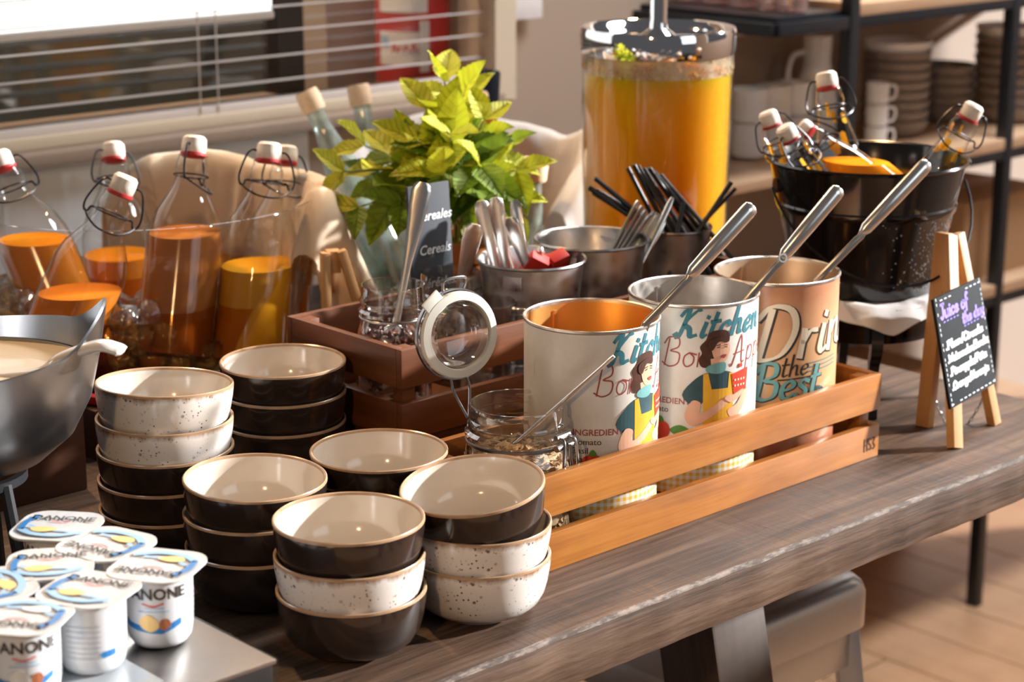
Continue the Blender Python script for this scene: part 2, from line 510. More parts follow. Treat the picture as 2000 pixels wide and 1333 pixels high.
class MB:
    """Collects shapes of one part."""

    def __init__(s):
        s.v, s.f, s.m = [], [], []

    def add(s, vs, fs, mi=0, mx=None):
        b = len(s.v)
        s.v += [tuple(mx @ Vector(p)) if mx else tuple(p) for p in vs]
        s.f += [tuple(i + b for i in f) for f in fs]
        s.m += [mi] * len(fs)
        return s

    def box(s, c, d, mx=None, mi=0, bev=0.0):
        hx, hy, hz = d[0] / 2, d[1] / 2, d[2] / 2
        if bev <= 0:
            vs = [(c[0] + a * hx, c[1] + b * hy, c[2] + e * hz) for a in (-1, 1) for b in (-1, 1) for e in (-1, 1)]
            fs = [(0, 1, 3, 2), (4, 6, 7, 5), (0, 4, 5, 1), (2, 3, 7, 6), (0, 2, 6, 4), (1, 5, 7, 3)]
            return s.add(vs, fs, mi, mx)
        bm = bmesh.new()
        bmesh.ops.create_cube(bm, size=1)
        bmesh.ops.scale(bm, vec=d, verts=bm.verts)
        bmesh.ops.bevel(bm, geom=bm.edges[:], offset=bev, segments=2, profile=0.6, affect='EDGES')
        bmesh.ops.translate(bm, vec=c, verts=bm.verts)
        bm.verts.index_update()
        s.add([v.co.copy() for v in bm.verts], [[v.index for v in f.verts] for f in bm.faces], mi, mx)
        bm.free()
        return s

    def lathe(s, prof, seg=40, mats=None, mx=None, closed=False, fn=None, mi=0):
        n = len(prof)
        vs, idx = [], []
        for r, z in prof:
            row = []
            if r < 1e-6:
                vs.append((0, 0, z)); row = [len(vs) - 1] * seg
            else:
                for k in range(seg):
                    a = 2 * PI * k / seg
                    p = (r * math.cos(a), r * math.sin(a), z)
                    if fn:
                        p = fn(p, a)
                    vs.append(p); row.append(len(vs) - 1)
            idx.append(row)
        b = len(s.v)
        s.v += [tuple(mx @ Vector(p)) if mx else p for p in vs]
        for i in range(n if closed else n - 1):
            A, B = idx[i], idx[(i + 1) % n]
            m = mats[i] if mats else mi
            for k in range(seg):
                k2 = (k + 1) % seg
                q = [A[k], A[k2], B[k2], B[k]]
                q2 = []
                for x in q:
                    if x not in q2:
                        q2.append(x)
                if len(q2) > 2:
                    s.f.append(tuple(x + b for x in q2)); s.m.append(m)
        return s

    def tube(s, pts, rad, seg=8, closed=False, mi=0, caps=True, flat=None, mx=None):
        pts = [Vector(p) for p in pts]
        n = len(pts)
        rads = rad if isinstance(rad, (list, tuple)) else [rad] * n
        tg = []
        for i in range(n):
            a = pts[i - 1] if (i > 0 or closed) else pts[i]
            c = pts[(i + 1) % n] if (i < n - 1 or closed) else pts[i]
            d = c - a
            tg.append(d.normalized() if d.length > 1e-9 else Vector((0, 0, 1)))
        up = Vector((0, 0, 1)) if abs(tg[0].z) < 0.9 else Vector((1, 0, 0))
        if flat is not None:
            up = Vector(flat)
        nrm = (up - tg[0] * up.dot(tg[0])).normalized()
        vs, fs = [], []
        for i in range(n):
            nrm = (nrm - tg[i] * nrm.dot(tg[i])).normalized()
            bi = tg[i].cross(nrm)
            r = rads[i]
            ra, rb = r if isinstance(r, (list, tuple)) else (r, r)
            for k in range(seg):
                a = 2 * PI * k / seg
                vs.append(pts[i] + nrm * (math.cos(a) * ra) + bi * (math.sin(a) * rb))
        for i in range(n if closed else n - 1):
            j = (i + 1) % n
            for k in range(seg):
                k2 = (k + 1) % seg
                fs.append((i * seg + k, i * seg + k2, j * seg + k2, j * seg + k))
        if caps and not closed:
            fs.append(tuple(range(seg))[::-1])
            fs.append(tuple((n - 1) * seg + k for k in range(seg)))
        return s.add(vs, fs, mi, mx)

    def grid(s, fn, nu, nv, mi=0, wrap=False):
        b = len(s.v)
        for i in range(nu):
            for j in range(nv):
                s.v.append(tuple(fn(i / (nu - (0 if wrap else 1)), j / (nv - 1))))
        for i in range(nu if wrap else nu - 1):
            for j in range(nv - 1):
                i2 = (i + 1) % nu
                s.f.append((b + i * nv + j, b + i2 * nv + j, b + i2 * nv + j + 1, b + i * nv + j + 1)); s.m.append(mi)
        return s

    def mesh(s, name, mats, smooth=True, ang=38):
        me = bpy.data.meshes.new(name)
        me.from_pydata(s.v, [], s.f)
        for m in (mats if isinstance(mats, (list, tuple)) else [mats]):
            me.materials.append(m)
        me.polygons.foreach_set('material_index', s.m)
        if smooth:
            me.polygons.foreach_set('use_smooth', [True] * len(me.polygons))
            me.set_sharp_from_angle(angle=R(ang))
        me.update()
        return me

    def build(s, name, mats, parent=None, smooth=True, ang=38, mx=None, loc=None):
        o = bpy.data.objects.new(name, s.mesh(name, mats, smooth, ang))
        COL.objects.link(o)
        o.parent = parent
        if mx is not None:
            o.matrix_local = mx
        if loc is not None:
            o.location = loc
        return o


def tag(o, label=None, cat=None, group=None, kind=None):
    if label: o['label'] = label
    if cat: o['category'] = cat
    if group: o['group'] = group
    if kind: o['kind'] = kind
    return o


def root(name, loc, label=None, cat=None, rz=0.0, group=None, kind=None, mx=None):
    o = bpy.data.objects.new(name, None)
    o.empty_display_size = 0.02
    COL.objects.link(o)
    if mx is not None:
        o.matrix_world = mx
    else:
        o.location = loc
        o.rotation_euler = (0, 0, rz)
    return tag(o, label, cat, group, kind)


def link_mesh(name, me, parent=None, mx=None):
    o = bpy.data.objects.new(name, me)
    COL.objects.link(o)
    o.parent = parent
    if mx is not None:
        o.matrix_local = mx
    return o


def kids(o):
    return [c for c in bpy.data.objects if c.parent == o]


def axis_mx(base, tip, twist=0.0):
    z = (Vector(tip) - Vector(base)).normalized()
    q = z.to_track_quat('Z', 'Y')
    return Matrix.Translation(Vector(base)) @ q.to_matrix().to_4x4() @ Matrix.Rotation(twist, 4, 'Z')


def face_cam(p):
    return math.atan2(-p.x, p.y)


def smooth_line(pts, per=6, closed=False):
    P = [Vector(p) for p in pts]
    n = len(P)
    if n < 3:
        return P
    out = []
    for i in range(n if closed else n - 1):
        p0 = P[i - 1] if (i > 0 or closed) else P[0] * 2 - P[1]
        p1, p2 = P[i], P[(i + 1) % n]
        p3 = P[(i + 2) % n] if (i + 2 < n or closed) else P[-1] * 2 - P[-2]
        for k in range(per):
            t = k / per
            out.append(0.5 * ((2 * p1) + (p2 - p0) * t + (2 * p0 - 5 * p1 + 4 * p2 - p3) * t * t + (3 * p1 - p0 - 3 * p2 + p3) * t ** 3))
    if not closed:
        out.append(P[-1])
    return out


# ------------------------------------------------------------------ lettering and print
G = {
    'a': (.52, [[(.40, .42), (.24, .50), (.07, .36), (.07, .12), (.20, .0), (.34, .10), (.41, .30)], [(.42, .50), (.40, .15), (.50, .02)]]),
    'b': (.50, [[(.08, 1.), (.08, .05), (.22, 0), (.40, .12), (.40, .36), (.26, .48), (.10, .34)]]),
    'c': (.44, [[(.38, .40), (.26, .50), (.09, .38), (.06, .15), (.20, 0), (.40, .10)]]),
    'd': (.54, [[(.40, .42), (.24, .50), (.07, .36), (.07, .12), (.20, .0), (.34, .10), (.41, .30)], [(.44, 1.), (.41, .15), (.50, .02)]]),
    'e': (.46, [[(.08, .24), (.30, .28), (.38, .40), (.26, .50), (.09, .38), (.07, .13), (.20, 0), (.42, .12)]]),
    'f': (.36, [[(.38, .90), (.28, 1.), (.18, .85), (.16, .4), (.12, -.25)], [(.02, .45), (.34, .50)]]),
    'g': (.52, [[(.40, .42), (.24, .50), (.07, .36), (.07, .12), (.20, .0), (.34, .10), (.41, .30)], [(.42, .50), (.41, -.2), (.26, -.38), (.06, -.28)]]),
    'h': (.54, [[(.12, 1.), (.08, 0)], [(.09, .25), (.22, .47), (.36, .46), (.38, .2), (.40, .04), (.50, .04)]]),
    'i': (.26, [[(.12, .50), (.09, .12), (.16, 0), (.26, .06)], [(.13, .70), (.14, .74)]]),
    'j': (.26, [[(.16, .50), (.13, -.2), (.0, -.36)], [(.17, .70), (.18, .74)]]),
    'k': (.50, [[(.12, 1.), (.08, 0)], [(.40, .50), (.12, .24), (.40, 0), (.48, .04)]]),
    'l': (.26, [[(.12, 1.), (.09, .15), (.15, 0), (.25, .06)]]),
    'm': (.78, [[(.06, .50), (.07, 0)], [(.07, .28), (.20, .48), (.32, .42), (.32, .0)], [(.32, .28), (.46, .48), (.60, .42), (.60, .1), (.74, .02)]]),
    'n': (.54, [[(.07, .50), (.08, 0)], [(.08, .26), (.22, .48), (.36, .44), (.37, .12), (.50, .03)]]),
    'o': (.48, [[(.22, .50), (.07, .38), (.06, .14), (.20, 0), (.38, .12), (.38, .36), (.22, .50), (.46, .44)]]),
    'p': (.50, [[(.10, .50), (.06, -.38)], [(.09, .30), (.24, .50), (.40, .38), (.38, .12), (.22, 0), (.08, .08)]]),
    'r': (.40, [[(.08, .50), (.08, 0)], [(.08, .26), (.20, .46), (.36, .46)]]),
    's': (.42, [[(.36, .44), (.20, .50), (.10, .38), (.30, .20), (.28, .04), (.12, 0), (.03, .06)]]),
    't': (.36, [[(.16, .85), (.11, .12), (.20, 0), (.34, .08)], [(.02, .54), (.34, .56)]]),
    'u': (.54, [[(.07, .50), (.07, .12), (.18, 0), (.34, .10), (.40, .34)], [(.42, .50), (.40, .10), (.50, .02)]]),
    'w': (.66, [[(.05, .50), (.10, .04), (.20, .02), (.30, .38), (.38, .02), (.48, .06), (.58, .50)]]),
    'y': (.50, [[(.07, .50), (.09, .14), (.22, .08), (.38, .30)], [(.42, .50), (.36, -.2), (.20, -.38), (.04, -.28)]]),
    'A': (.72, [[(.0, .02), (.10, 0), (.40, 1.), (.52, .05), (.64, .02)], [(.14, .36), (.60, .40)]]),
    'B': (.70, [[(.14, .96), (.10, .0)], [(-.02, .78), (.12, 1.02), (.46, 1.), (.50, .70), (.24, .54), (.56, .46), (.56, .10), (.28, -.03), (.0, .10)]]),
    'C': (.62, [[(.54, .80), (.36, .98), (.10, .74), (.07, .28), (.30, 0), (.56, .16)]]),
    'D': (.78, [[(.18, .96), (.12, .02)], [(-.04, .80), (.16, 1.04), (.54, .94), (.70, .55), (.54, .10), (.20, -.02), (.0, .08)]]),
    'J': (.44, [[(.10, 1.), (.44, 1.)], [(.30, 1.), (.26, .16), (.10, 0), (.0, .14)]]),
    'K': (.78, [[(.02, .78), (.14, 1.), (.26, .96), (.16, .0), (.02, .06)], [(.66, 1.02), (.50, .94), (.22, .50), (.44, .30), (.56, .02), (.76, .06)]]),
    'N': (.64, [[(.06, 0), (.10, .92), (.46, .04), (.52, .96)]]),
    'O': (.70, [[(.34, .96), (.08, .70), (.08, .24), (.32, 0), (.60, .26), (.58, .74), (.34, .96)]]),
    'P': (.56, [[(.10, .95), (.08, 0)], [(.02, .90), (.30, .98), (.50, .74), (.36, .48), (.10, .46)]]),
    'S': (.52, [[(.46, .84), (.28, .98), (.10, .76), (.40, .40), (.36, .08), (.14, 0), (.02, .14)]]),
    'W': (.84, [[(.02, .92), (.16, .04), (.38, .70), (.54, .04), (.76, .96)]]),
    '/': (.36, [[(.04, -.06), (.32, 1.02)]]),
    '.': (.24, [[(.08, .06), (.12, .06)]]),
    '-': (.24, [[(.04, .3), (.2, .3)]]),
    'ñ': (.54, [[(.07, .50), (.08, 0)], [(.08, .26), (.22, .48), (.36, .44), (.37, .12), (.50, .03)], [(.08, .66), (.18, .74), (.28, .68), (.38, .76)]]),
    ' ': (.34, []),
}


def ribbon(lines, width, nib=None, per=5):
    vs, fs = [], []
    for ln in lines:
        pts = smooth_line([(p[0], p[1], 0) for p in ln], per) if len(ln) > 2 else [Vector((p[0], p[1], 0)) for p in ln]
        n = len(pts)
        b = len(vs)
        for i in range(n):
            d = (pts[min(i + 1, n - 1)] - pts[max(i - 1, 0)])
            if d.length < 1e-9:
                d = Vector((1, 0, 0))
            d.normalize()
            w = width
            if nib is not None:
                w = width * (0.38 + 0.62 * abs(math.sin(math.atan2(d.y, d.x) - nib)))
            nx, ny = -d.y * w / 2, d.x * w / 2
            ext = d * (w * 0.35) if i == n - 1 else (d * (-w * 0.35) if i == 0 else d * 0)
            q = pts[i] + ext
            vs += [(q.x + nx, q.y + ny), (q.x - nx, q.y - ny)]
        for i in range(n - 1):
            fs.append((b + 2 * i, b + 2 * i + 1, b + 2 * i + 3, b + 2 * i + 2))
    return vs, fs


def script(text, size, width, shear=0.0, nib=None, track=1.0, origin=(0, 0), rise=0.0):
    x = 0.0
    lines = []
    for ch in text:
        adv, strokes = G[ch]
        for st in strokes:
            lines.append([(origin[0] + (x + p[0] + p[1] * shear) * size, origin[1] + (p[1] + rise * (x + p[0])) * size) for p in st])
        x += adv * track
    return ribbon(lines, width, nib) + (x * size,)


def typeset(text, size, shear=0.0, bold=0.0, align='LEFT'):
    cu = bpy.data.curves.new('type', 'FONT')
    cu.body = text
    cu.size = size
    cu.shear = shear
    cu.offset = bold
    cu.align_x = align
    cu.resolution_u = 3
    o = bpy.data.objects.new('type', cu)
    COL.objects.link(o)
    dg = bpy.context.evaluated_depsgraph_get()
    me = o.evaluated_get(dg).to_mesh()
    vs = [(v.co.x, v.co.y) for v in me.vertices]
    fs = [tuple(p.vertices) for p in me.polygons]
    o.evaluated_get(dg).to_mesh_clear()
    bpy.data.objects.remove(o)
    bpy.data.curves.remove(cu)
    return vs, fs


def poly(pts, smooth=True, per=4):
    if smooth:
        pts = [(p.x, p.y) for p in smooth_line([(q[0], q[1], 0) for q in pts], per, True)]
    return list(pts), [tuple(range(len(pts)))]


def cut_poly(vs, fs, step):
    bm = bmesh.new()
    bv = [bm.verts.new((x, y, 0)) for x, y in vs]
    for f in fs:
        try:
            bm.faces.new([bv[i] for i in f])
        except ValueError:
            pass
    xs = [x for x, _ in vs]
    x = math.floor(min(xs) / step) * step + step
    while x < max(xs):
        bmesh.ops.bisect_plane(bm, geom=bm.verts[:] + bm.edges[:] + bm.faces[:], plane_co=(x, 0, 0), plane_no=(1, 0, 0))
        x += step
    bmesh.ops.triangulate(bm, faces=bm.faces[:])
    bm.verts.index_update()
    o = [(v.co.x, v.co.y) for v in bm.verts], [tuple(v.index for v in f.verts) for f in bm.faces]
    bm.free()
    return o


def cyl_map(rad, th0, z0, off=0.0004):
    if not callable(rad):
        r0 = rad
        rad = lambda z: r0

    def f(p):
        r = rad(z0 + p[1])
        th = th0 + p[0] / r
        return ((r + off) * math.sin(th), -(r + off) * math.cos(th), z0 + p[1])
    return f


def plane_map(y, off=0.0):
    return lambda p: (p[0], y - off, p[1])


def decal(name, shapes, mp, mat, parent, step=None):
    mb = MB()
    for vs, fs in shapes:
        if step:
            vs, fs = cut_poly(vs, fs, step)
        mb.add([mp(p) for p in vs], fs)
    o = mb.build(name, mat, parent, smooth=False)
    return o


def shift(sh, dx, dy, s=1.0):
    return [(x * s + dx, y * s + dy) for x, y in sh[0]], sh[1]


def flip(sh):
    return sh

# ------------------------------------------------------------------ the setting
def ubox(mb, u0, u1, v0, v1, z0, z1, bev=0.0):
    """box in table directions, z above the table top"""
    c = ((u0 + u1) / 2, (v0 + v1) / 2, (z0 + z1) / 2)
    return mb.box(c, (abs(u1 - u0), abs(v1 - v0), abs(z1 - z0)), bev=bev)


def struct(name, u0, u1, v0, v1, z0, z1, mat, bev=0.0):
    o = ubox(MB(), u0, u1, v0, v1, z0, z1, bev).build(name, mat, None)
    o.matrix_world = Matrix.Translation(W(0, 0, 0)) @ Matrix.Rotation(TA, 4, 'Z')
    return tag(o, kind='structure')


TM = Matrix.Translation(W(0, 0, 0)) @ Matrix.Rotation(TA, 4, 'Z')
FZ = -TT
floor = struct('floor', -3.0, 5.0, -2.2, 3.2, FZ - 0.05, FZ - 0.012, M_DARKBOX)
pw, pl = 0.16, 1.5
plank_me = MB().box((0, 0, 0), (pw - 0.003, pl - 0.004, 0.012), bev=0.0012).mesh('plank', M_FLOOR, False)
for i in range(int(2.6 / pw)):
    for j in range(3):
        u = 0.0 + (i + 0.5) * pw
        v = -1.3 + (j + 0.5) * pl - (0.37 * (i % 4))
        link_mesh('plank', plank_me, floor, Matrix.Translation((u, v, FZ - 0.006)))
rest = ubox(MB(), -3.0, 0.0, -2.2, 3.2, FZ - 0.012, FZ - 0.002)
ubox(rest, 2.56, 5.0, -2.2, 3.2, FZ - 0.012, FZ - 0.002)
rest.build('far_boards', M_FLOOR, floor, False)['kind'] = 'stuff'

# added unseen right wall, its opening sized to keep low sun on the table
WX = 2.3


def wbox(name, y0, y1, z0, z1, mat):
    o = MB().box((WX + 0.06, (y0 + y1) / 2, (z0 + z1) / 2), (0.12, y1 - y0, z1 - z0)).build(name, mat, None, False)
    return tag(o, kind='structure')


SY0, SY1, SZ0, SZ1 = 1.85, 3.45, TT + 0.45, TT + 1.30
wbox('sun_mask_wall', 0.9, SY0, 0.0, 2.9, M_WALLB)
wbox('sun_mask_wall', SY1, 4.6, 0.0, 2.9, M_WALLB)
wbox('sun_mask_wall', SY0, SY1, 0.0, SZ0, M_WALLB)
wbox('sun_mask_wall', SY0, SY1, SZ1, 2.9, M_WALLB)

WV = 1.30                                           # plane of the window wall


def wu(px, v=WV, py=200):
    return uv(atv(px, py, v))[0]


def wz(px, py, v=WV):
    return atv(px, py, v).z - TT


u590, u650, u735, u960, u1000, u1150 = [wu(p) for p in (600, 650, 735, 960, 1000, 1180)]
ULEFT = wu(-1300)
z_sill = wz(300, 272)
struct('wall_back', ULEFT, u590, WV, WV + 0.12, FZ, z_sill, M_WALLW)
struct('wall_right_of_window', u590, u1000, WV, WV + 0.12, FZ, z_sill - 0.005, M_WALLB)
struct('wall_pillar', u1000, 3.6, WV + 0.02, WV + 0.3, FZ, 1.4, M_WALLB)
struct('trim_1', u960, u1000, WV - 0.01, WV + 0.12, z_sill - 0.01, 1.4, M_WALLC)
struct('trim_2', ULEFT, u960, WV - 0.035, WV + 0.03, z_sill - 0.012, z_sill + 0.006, M_SILL, 0.003)
struct('trim_3', ULEFT, u960, WV + 0.0, WV + 0.05, z_sill + 0.006, z_sill + 0.024, M_WALLC, 0.003)
struct('wall_outside', ULEFT - 1.5, wu(650, 1.95), 1.95, 2.0, FZ, 1.4, M_NIGHT)
struct('wall_corridor', wu(655, 1.5), wu(1010, 1.5), 1.52, 1.6, FZ, 1.4, M_WALLB)
w1 = root('window_1', W(0, 0, 0), kind='structure', mx=TM)
fr = MB()
ubox(fr, wu(600), wu(650), WV + 0.07, WV + 0.11, z_sill, 1.3)
fr.build('window_frame', M_WFRAME, w1, False)
fr = MB()
ubox(fr, ULEFT, wu(600), WV + 0.07, WV + 0.11, z_sill + 0.004, z_sill + 0.03)
fr.build('lower_frame', M_SILL, w1, False)
pane = MB()
ubox(pane, ULEFT, u960, WV + 0.085, WV + 0.091, z_sill + 0.02, 1.3)
pane.build('pane', thin_glass('window_glass', (0.96, 0.97, 0.97), (0.8, 0.8, 0.8), 0.05, 0.5), w1, False)

# venetian blind
bl = root('venetian_blind', W(0, 0, 0), 'grey aluminium venetian blind with open slats across the window', 'blind', mx=TM)
pitch_z = 0.0370
zb0 = wz(300, 236)
slat_mb = MB()
LEN = u960 - ULEFT - 0.01
slat_mb.grid(lambda a, b: ((a - 0.5) * LEN, (b - 0.5) * 0.030, 0.0025 * math.sin(PI * b) - (b - 0.5) * 0.004), 2, 6)
slat_mb.grid(lambda a, b: ((a - 0.5) * LEN, (0.5 - b) * 0.030, 0.0025 * math.sin(PI * b) + (b - 0.5) * 0.004 - 0.0009), 2, 6)
slat_me = slat_mb.mesh('slat', M_SLAT)
for i in range(14):
    link_mesh('slat', slat_me, bl, Matrix.Translation(((ULEFT + u960) / 2, WV + 0.02, zb0 + 0.012 + (i + 0.6) * pitch_z)))
rail = ubox(MB(), ULEFT, u960 - 0.005, WV + 0.005, WV + 0.035, zb0 - 0.006, zb0 + 0.010, 0.003)
rail.build('bottom_rail', M_SLAT, bl)
for px in (395, 430, -150):
    uu_ = wu(px)
    MB().tube([(uu_, WV + 0.004, zb0), (uu_, WV + 0.004, zb0 + 0.55)], 0.0012, 5).build('cord', M_SLAT, bl)
z_sh = wz(300, 57)
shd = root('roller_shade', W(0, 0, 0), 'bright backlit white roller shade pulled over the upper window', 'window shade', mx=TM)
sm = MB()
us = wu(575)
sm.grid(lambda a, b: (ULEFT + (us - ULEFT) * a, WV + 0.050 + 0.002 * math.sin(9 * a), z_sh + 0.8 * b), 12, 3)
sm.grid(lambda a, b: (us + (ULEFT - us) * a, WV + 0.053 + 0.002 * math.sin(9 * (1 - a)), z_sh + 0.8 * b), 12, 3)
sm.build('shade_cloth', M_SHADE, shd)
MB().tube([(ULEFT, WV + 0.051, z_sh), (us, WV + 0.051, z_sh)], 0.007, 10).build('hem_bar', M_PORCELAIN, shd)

# fire extinguisher on the corridor wall behind the glass
pe = atv(806, 100, 1.44)
ext = root('fire_extinguisher', (pe.x, pe.y, TT), 'red fire extinguisher with white label seen through the blind slats', 'fire extinguisher', face_cam(pe))
er = 0.063
zb = wz(806, 195, 1.44)
b = MB().lathe([(0, zb), (er * 0.9, zb), (er, zb + 0.02), (er, zb + 0.40), (er * 0.7, zb + 0.46), (0.02, zb + 0.48), (0, zb + 0.48)], 36)
b.build('cylinder', M_EXTRED, ext)
MB().lathe([(er * 0.96, zb - 0.012), (er * 1.02, zb - 0.012), (er * 1.02, zb + 0.006), (er * 0.96, zb + 0.006)], 36, closed=True).build('base_ring', M_WFRAME, ext)
zl = [(wz(800, 120, 1.44), wz(800, 55, 1.44)), (wz(800, 18, 1.44), wz(800, -20, 1.44))]
for a, c in zl:
    decal('label', [poly([(-0.062, 0), (0.026, 0), (0.026, c - a), (-0.062, c - a)], False)], cyl_map(er, 0, a, 0.001), M_PAPER, ext, 0.008)
decal('label_mark', [poly([(-0.058, 0.012), (-0.042, 0.012), (-0.042, 0.030), (-0.058, 0.030)], False)], cyl_map(er, 0, zl[0][0] + 0.018, 0.0018), M_LBLUE, ext, 0.008)
decal('label_mark', [ribbon([[(0, .002), (.004, .014), (.009, .003), (.014, .012)], [(.019, .004), (.024, .013), (.028, .004)], [(.033, .003), (.036, .016), (.041, .004)]], .0035)], cyl_map(er, -0.55, zl[0][0] + 0.020, 0.0018), M_EXTRED, ext, 0.006)
MB().lathe([(0.022, zb + 0.48), (0.022, zb + 0.53), (0, zb + 0.53)], 20).build('valve', M_WFRAME, ext)
MB().tube([(0.0, 0, zb + 0.52), (0.05, 0, zb + 0.53), (0.09, 0, zb + 0.50)], 0.007, 8).build('handle', M_WFRAME, ext)
pt = atv(842, 90, 1.38)
tagp = MB().box((0, 0, 0), (0.048, 0.002, 0.085), bev=0.0006).build('inspection_card', M_PAPER)
tagp.location = pt
tagp.rotation_euler = (0, 0, TA)
tag(tagp, 'grey inspection card hanging in front of the red fire extinguisher', 'card')
MB().tube([(0, 0, 0.04), (0.0, 0.02, 0.1), (0.0, 0.03, 0.14)], 0.0012, 5).build('string', M_SLAT, tagp)
pn = atv(1027, 8, WV)
nt = MB().box((0, 0, 0), (0.075, 0.002, 0.05), bev=0.0005).build('notice_sheet', M_PAPER)
nt.location = pn
nt.rotation_euler = (0, 0, TA)
tag(nt, 'white paper notice stuck on the taupe wall left of the dispenser', 'notice')

# ------------------------------------------------------------------ table
UEND, UST, VDEPTH = 0.838, -1.1, 1.18
tb = root('buffet_table', W(0, 0, -TT), 'long weathered oak buffet table with a thick slab top', 'table', TA)


def board(u0, u1, v0, v1, z0, z1, name, mat, parent, wob=0.0, off=TT):
    nu, nv = 90, 6
    bm = bmesh.new()
    bmesh.ops.create_cube(bm, size=1)
    bmesh.ops.scale(bm, vec=(u1 - u0, v1 - v0, z1 - z0), verts=bm.verts)
    bmesh.ops.translate(bm, vec=((u0 + u1) / 2, (v0 + v1) / 2, (z0 + z1) / 2 + off), verts=bm.verts)
    if wob:
        long = [e for e in bm.edges if abs(e.verts[0].co.x - e.verts[1].co.x) > 0.5]
        bmesh.ops.subdivide_edges(bm, edges=long, cuts=160, use_grid_fill=True)
        ed = [e for e in bm.edges if abs(e.verts[0].co.x - e.verts[1].co.x) > 1e-5 and all(abs(v.co.y - v0) < 1e-5 for v in e.verts)]
        bmesh.ops.bevel(bm, geom=ed, offset=0.004, segments=2, profile=0.6, affect='EDGES')
        for v in bm.verts:
            if v.co.y < v0 + 0.006:
                q = mnoise.noise(Vector((v.co.x * 22, 3, 1))) * wob + mnoise.noise(Vector((v.co.x * 90, 7, 1))) * wob * 0.4
                v.co.y += q
                v.co.z -= abs(q) * 0.35 if v.co.z > off - 0.01 else 0
    else:
        bmesh.ops.bevel(bm, geom=bm.edges[:], offset=0.0015, segments=1, affect='EDGES')
    me = bpy.data.meshes.new(name)
    bm.to_mesh(me)
    bm.free()
    me.materials.append(mat)
    if wob:
        me.materials.append(M_WORN)
        for p in me.polygons:
            if p.normal.y < -0.25 and p.normal.z > 0.25 and p.center.z > off - 0.02:
                p.material_index = 1
    me.polygons.foreach_set('use_smooth', [True] * len(me.polygons))
    me.set_sharp_from_angle(angle=R(40))
    return link_mesh(name, me, parent)


board(UST, UEND, 0.0, 0.395, -0.052, 0, 'top_board', M_TABLE, tb, 0.0022)
board(UST, UEND, 0.396, 0.79, -0.052, 0, 'top_board', M_TABLE, tb)
board(UST, UEND, 0.791, VDEPTH, -0.052, 0, 'top_board', M_TABLE, tb)


def beam(p0, p1, w, d, name, mat, parent, roll=(0, 1, 0)):
    """square beam between two points: w across roll x axis, d along roll"""
    p0, p1 = Vector(p0), Vector(p1)
    z = (p1 - p0).normalized()
    y = Vector(roll)
    y = (y - z * y.dot(z)).normalized()
    x = y.cross(z)
    mx = Matrix((x, y, z)).transposed().to_4x4()
    mx.translation = (p0 + p1) / 2
    o = MB().box((0, 0, 0), (w, d, (p1 - p0).length), bev=min(w, d) * 0.05).build(name, mat, parent)
    o.matrix_local = mx
    return o


ul = uv(at(1352, 1270, -0.06))[0]
for uc in (0.335, -0.75):
    beam((uc, 0.20, TT - 0.052), (uc + 0.03, 0.05, 0), 0.085, 0.085, 'leg', M_LEGWOOD, tb)
    beam((uc, 0.98, TT - 0.052), (uc + 0.03, 1.13, 0), 0.085, 0.085, 'leg', M_LEGWOOD, tb)
    beam((uc, 0.10, TT - 0.085), (uc, 1.08, TT - 0.085), 0.07, 0.06, 'cross_beam', M_LEGWOOD, tb, (0, 0, 1))
MB().box((0.76, 0.10, TT - 0.07), (0.03, 0.03, 0.04), bev=0.003).build('bracket', M_BLACKM, tb)

# ------------------------------------------------------------------ metal stool under the table
sp = at(1692, 1126, -0.205)
su, sv = uv(sp)
st = root('metal_stool', W(su - 0.138, sv + 0.152, -TT), 'silver grey metal stool tucked under the oak table', 'stool', TA)
SH = TT - 0.205


def rounded_sq(hw, r, n=7):
    out = []
    for cx, cy, a0 in ((1, 1, 0), (-1, 1, PI / 2), (-1, -1, PI), (1, -1, 3 * PI / 2)):
        for k in range(n):
            a = a0 + (PI / 2) * k / (n - 1)
            out.append((cx * (hw - r) + r * math.cos(a), cy * (hw - r) + r * math.sin(a)))
    return out


s_mb = MB()
rings = [(0.150, -0.064), (0.156, -0.064), (0.156, -0.022), (0.153, -0.011), (0.146, -0.003), (0.136, 0.0), (0.10, -0.003), (0.02, -0.004)]
nr = 28
vs, fs = [], []
for hw, z in rings:
    vs += [(x, y, z) for x, y in rounded_sq(hw, min(0.034, hw * 0.9), 7)]
for i in range(len(rings) - 1):
    for k in range(nr):
        k2 = (k + 1) % nr
        fs.append((i * nr + k, i * nr + k2, (i + 1) * nr + k2, (i + 1) * nr + k))
fs.append(tuple((len(rings) - 1) * nr + k for k in range(nr)))
s_mb.add(vs, fs)
s_mb.build('seat', M_STOOL, st, loc=(0, 0, SH))
for sx in (-1, 1):
    for sy in (-1, 1):
        a = Vector((sx * 0.128, sy * 0.128, SH - 0.05)); c = Vector((sx * 0.185, sy * 0.185, 0))
        beam(a, c, 0.045, 0.03, 'leg', M_STOOL, st, (sx, sy, 0))
for sy in (-1, 1):
    MB().box((0, sy * 0.146, SH - 0.088), (0.25, 0.004, 0.050), bev=0.001).build('apron', M_STOOL, st)
    MB().box((sy * 0.146, 0, SH - 0.088), (0.004, 0.25, 0.050), bev=0.001).build('apron', M_STOOL, st)
    beam((-0.165, sy * 0.165, 0.22), (0.165, sy * 0.165, 0.22), 0.012, 0.02, 'foot_rail', M_STOOL, st)
    beam((sy * 0.150, -0.150, 0.36), (sy * 0.150, 0.150, 0.36), 0.012, 0.012, 'brace', M_BLACKM, st, (0, 0, 1))

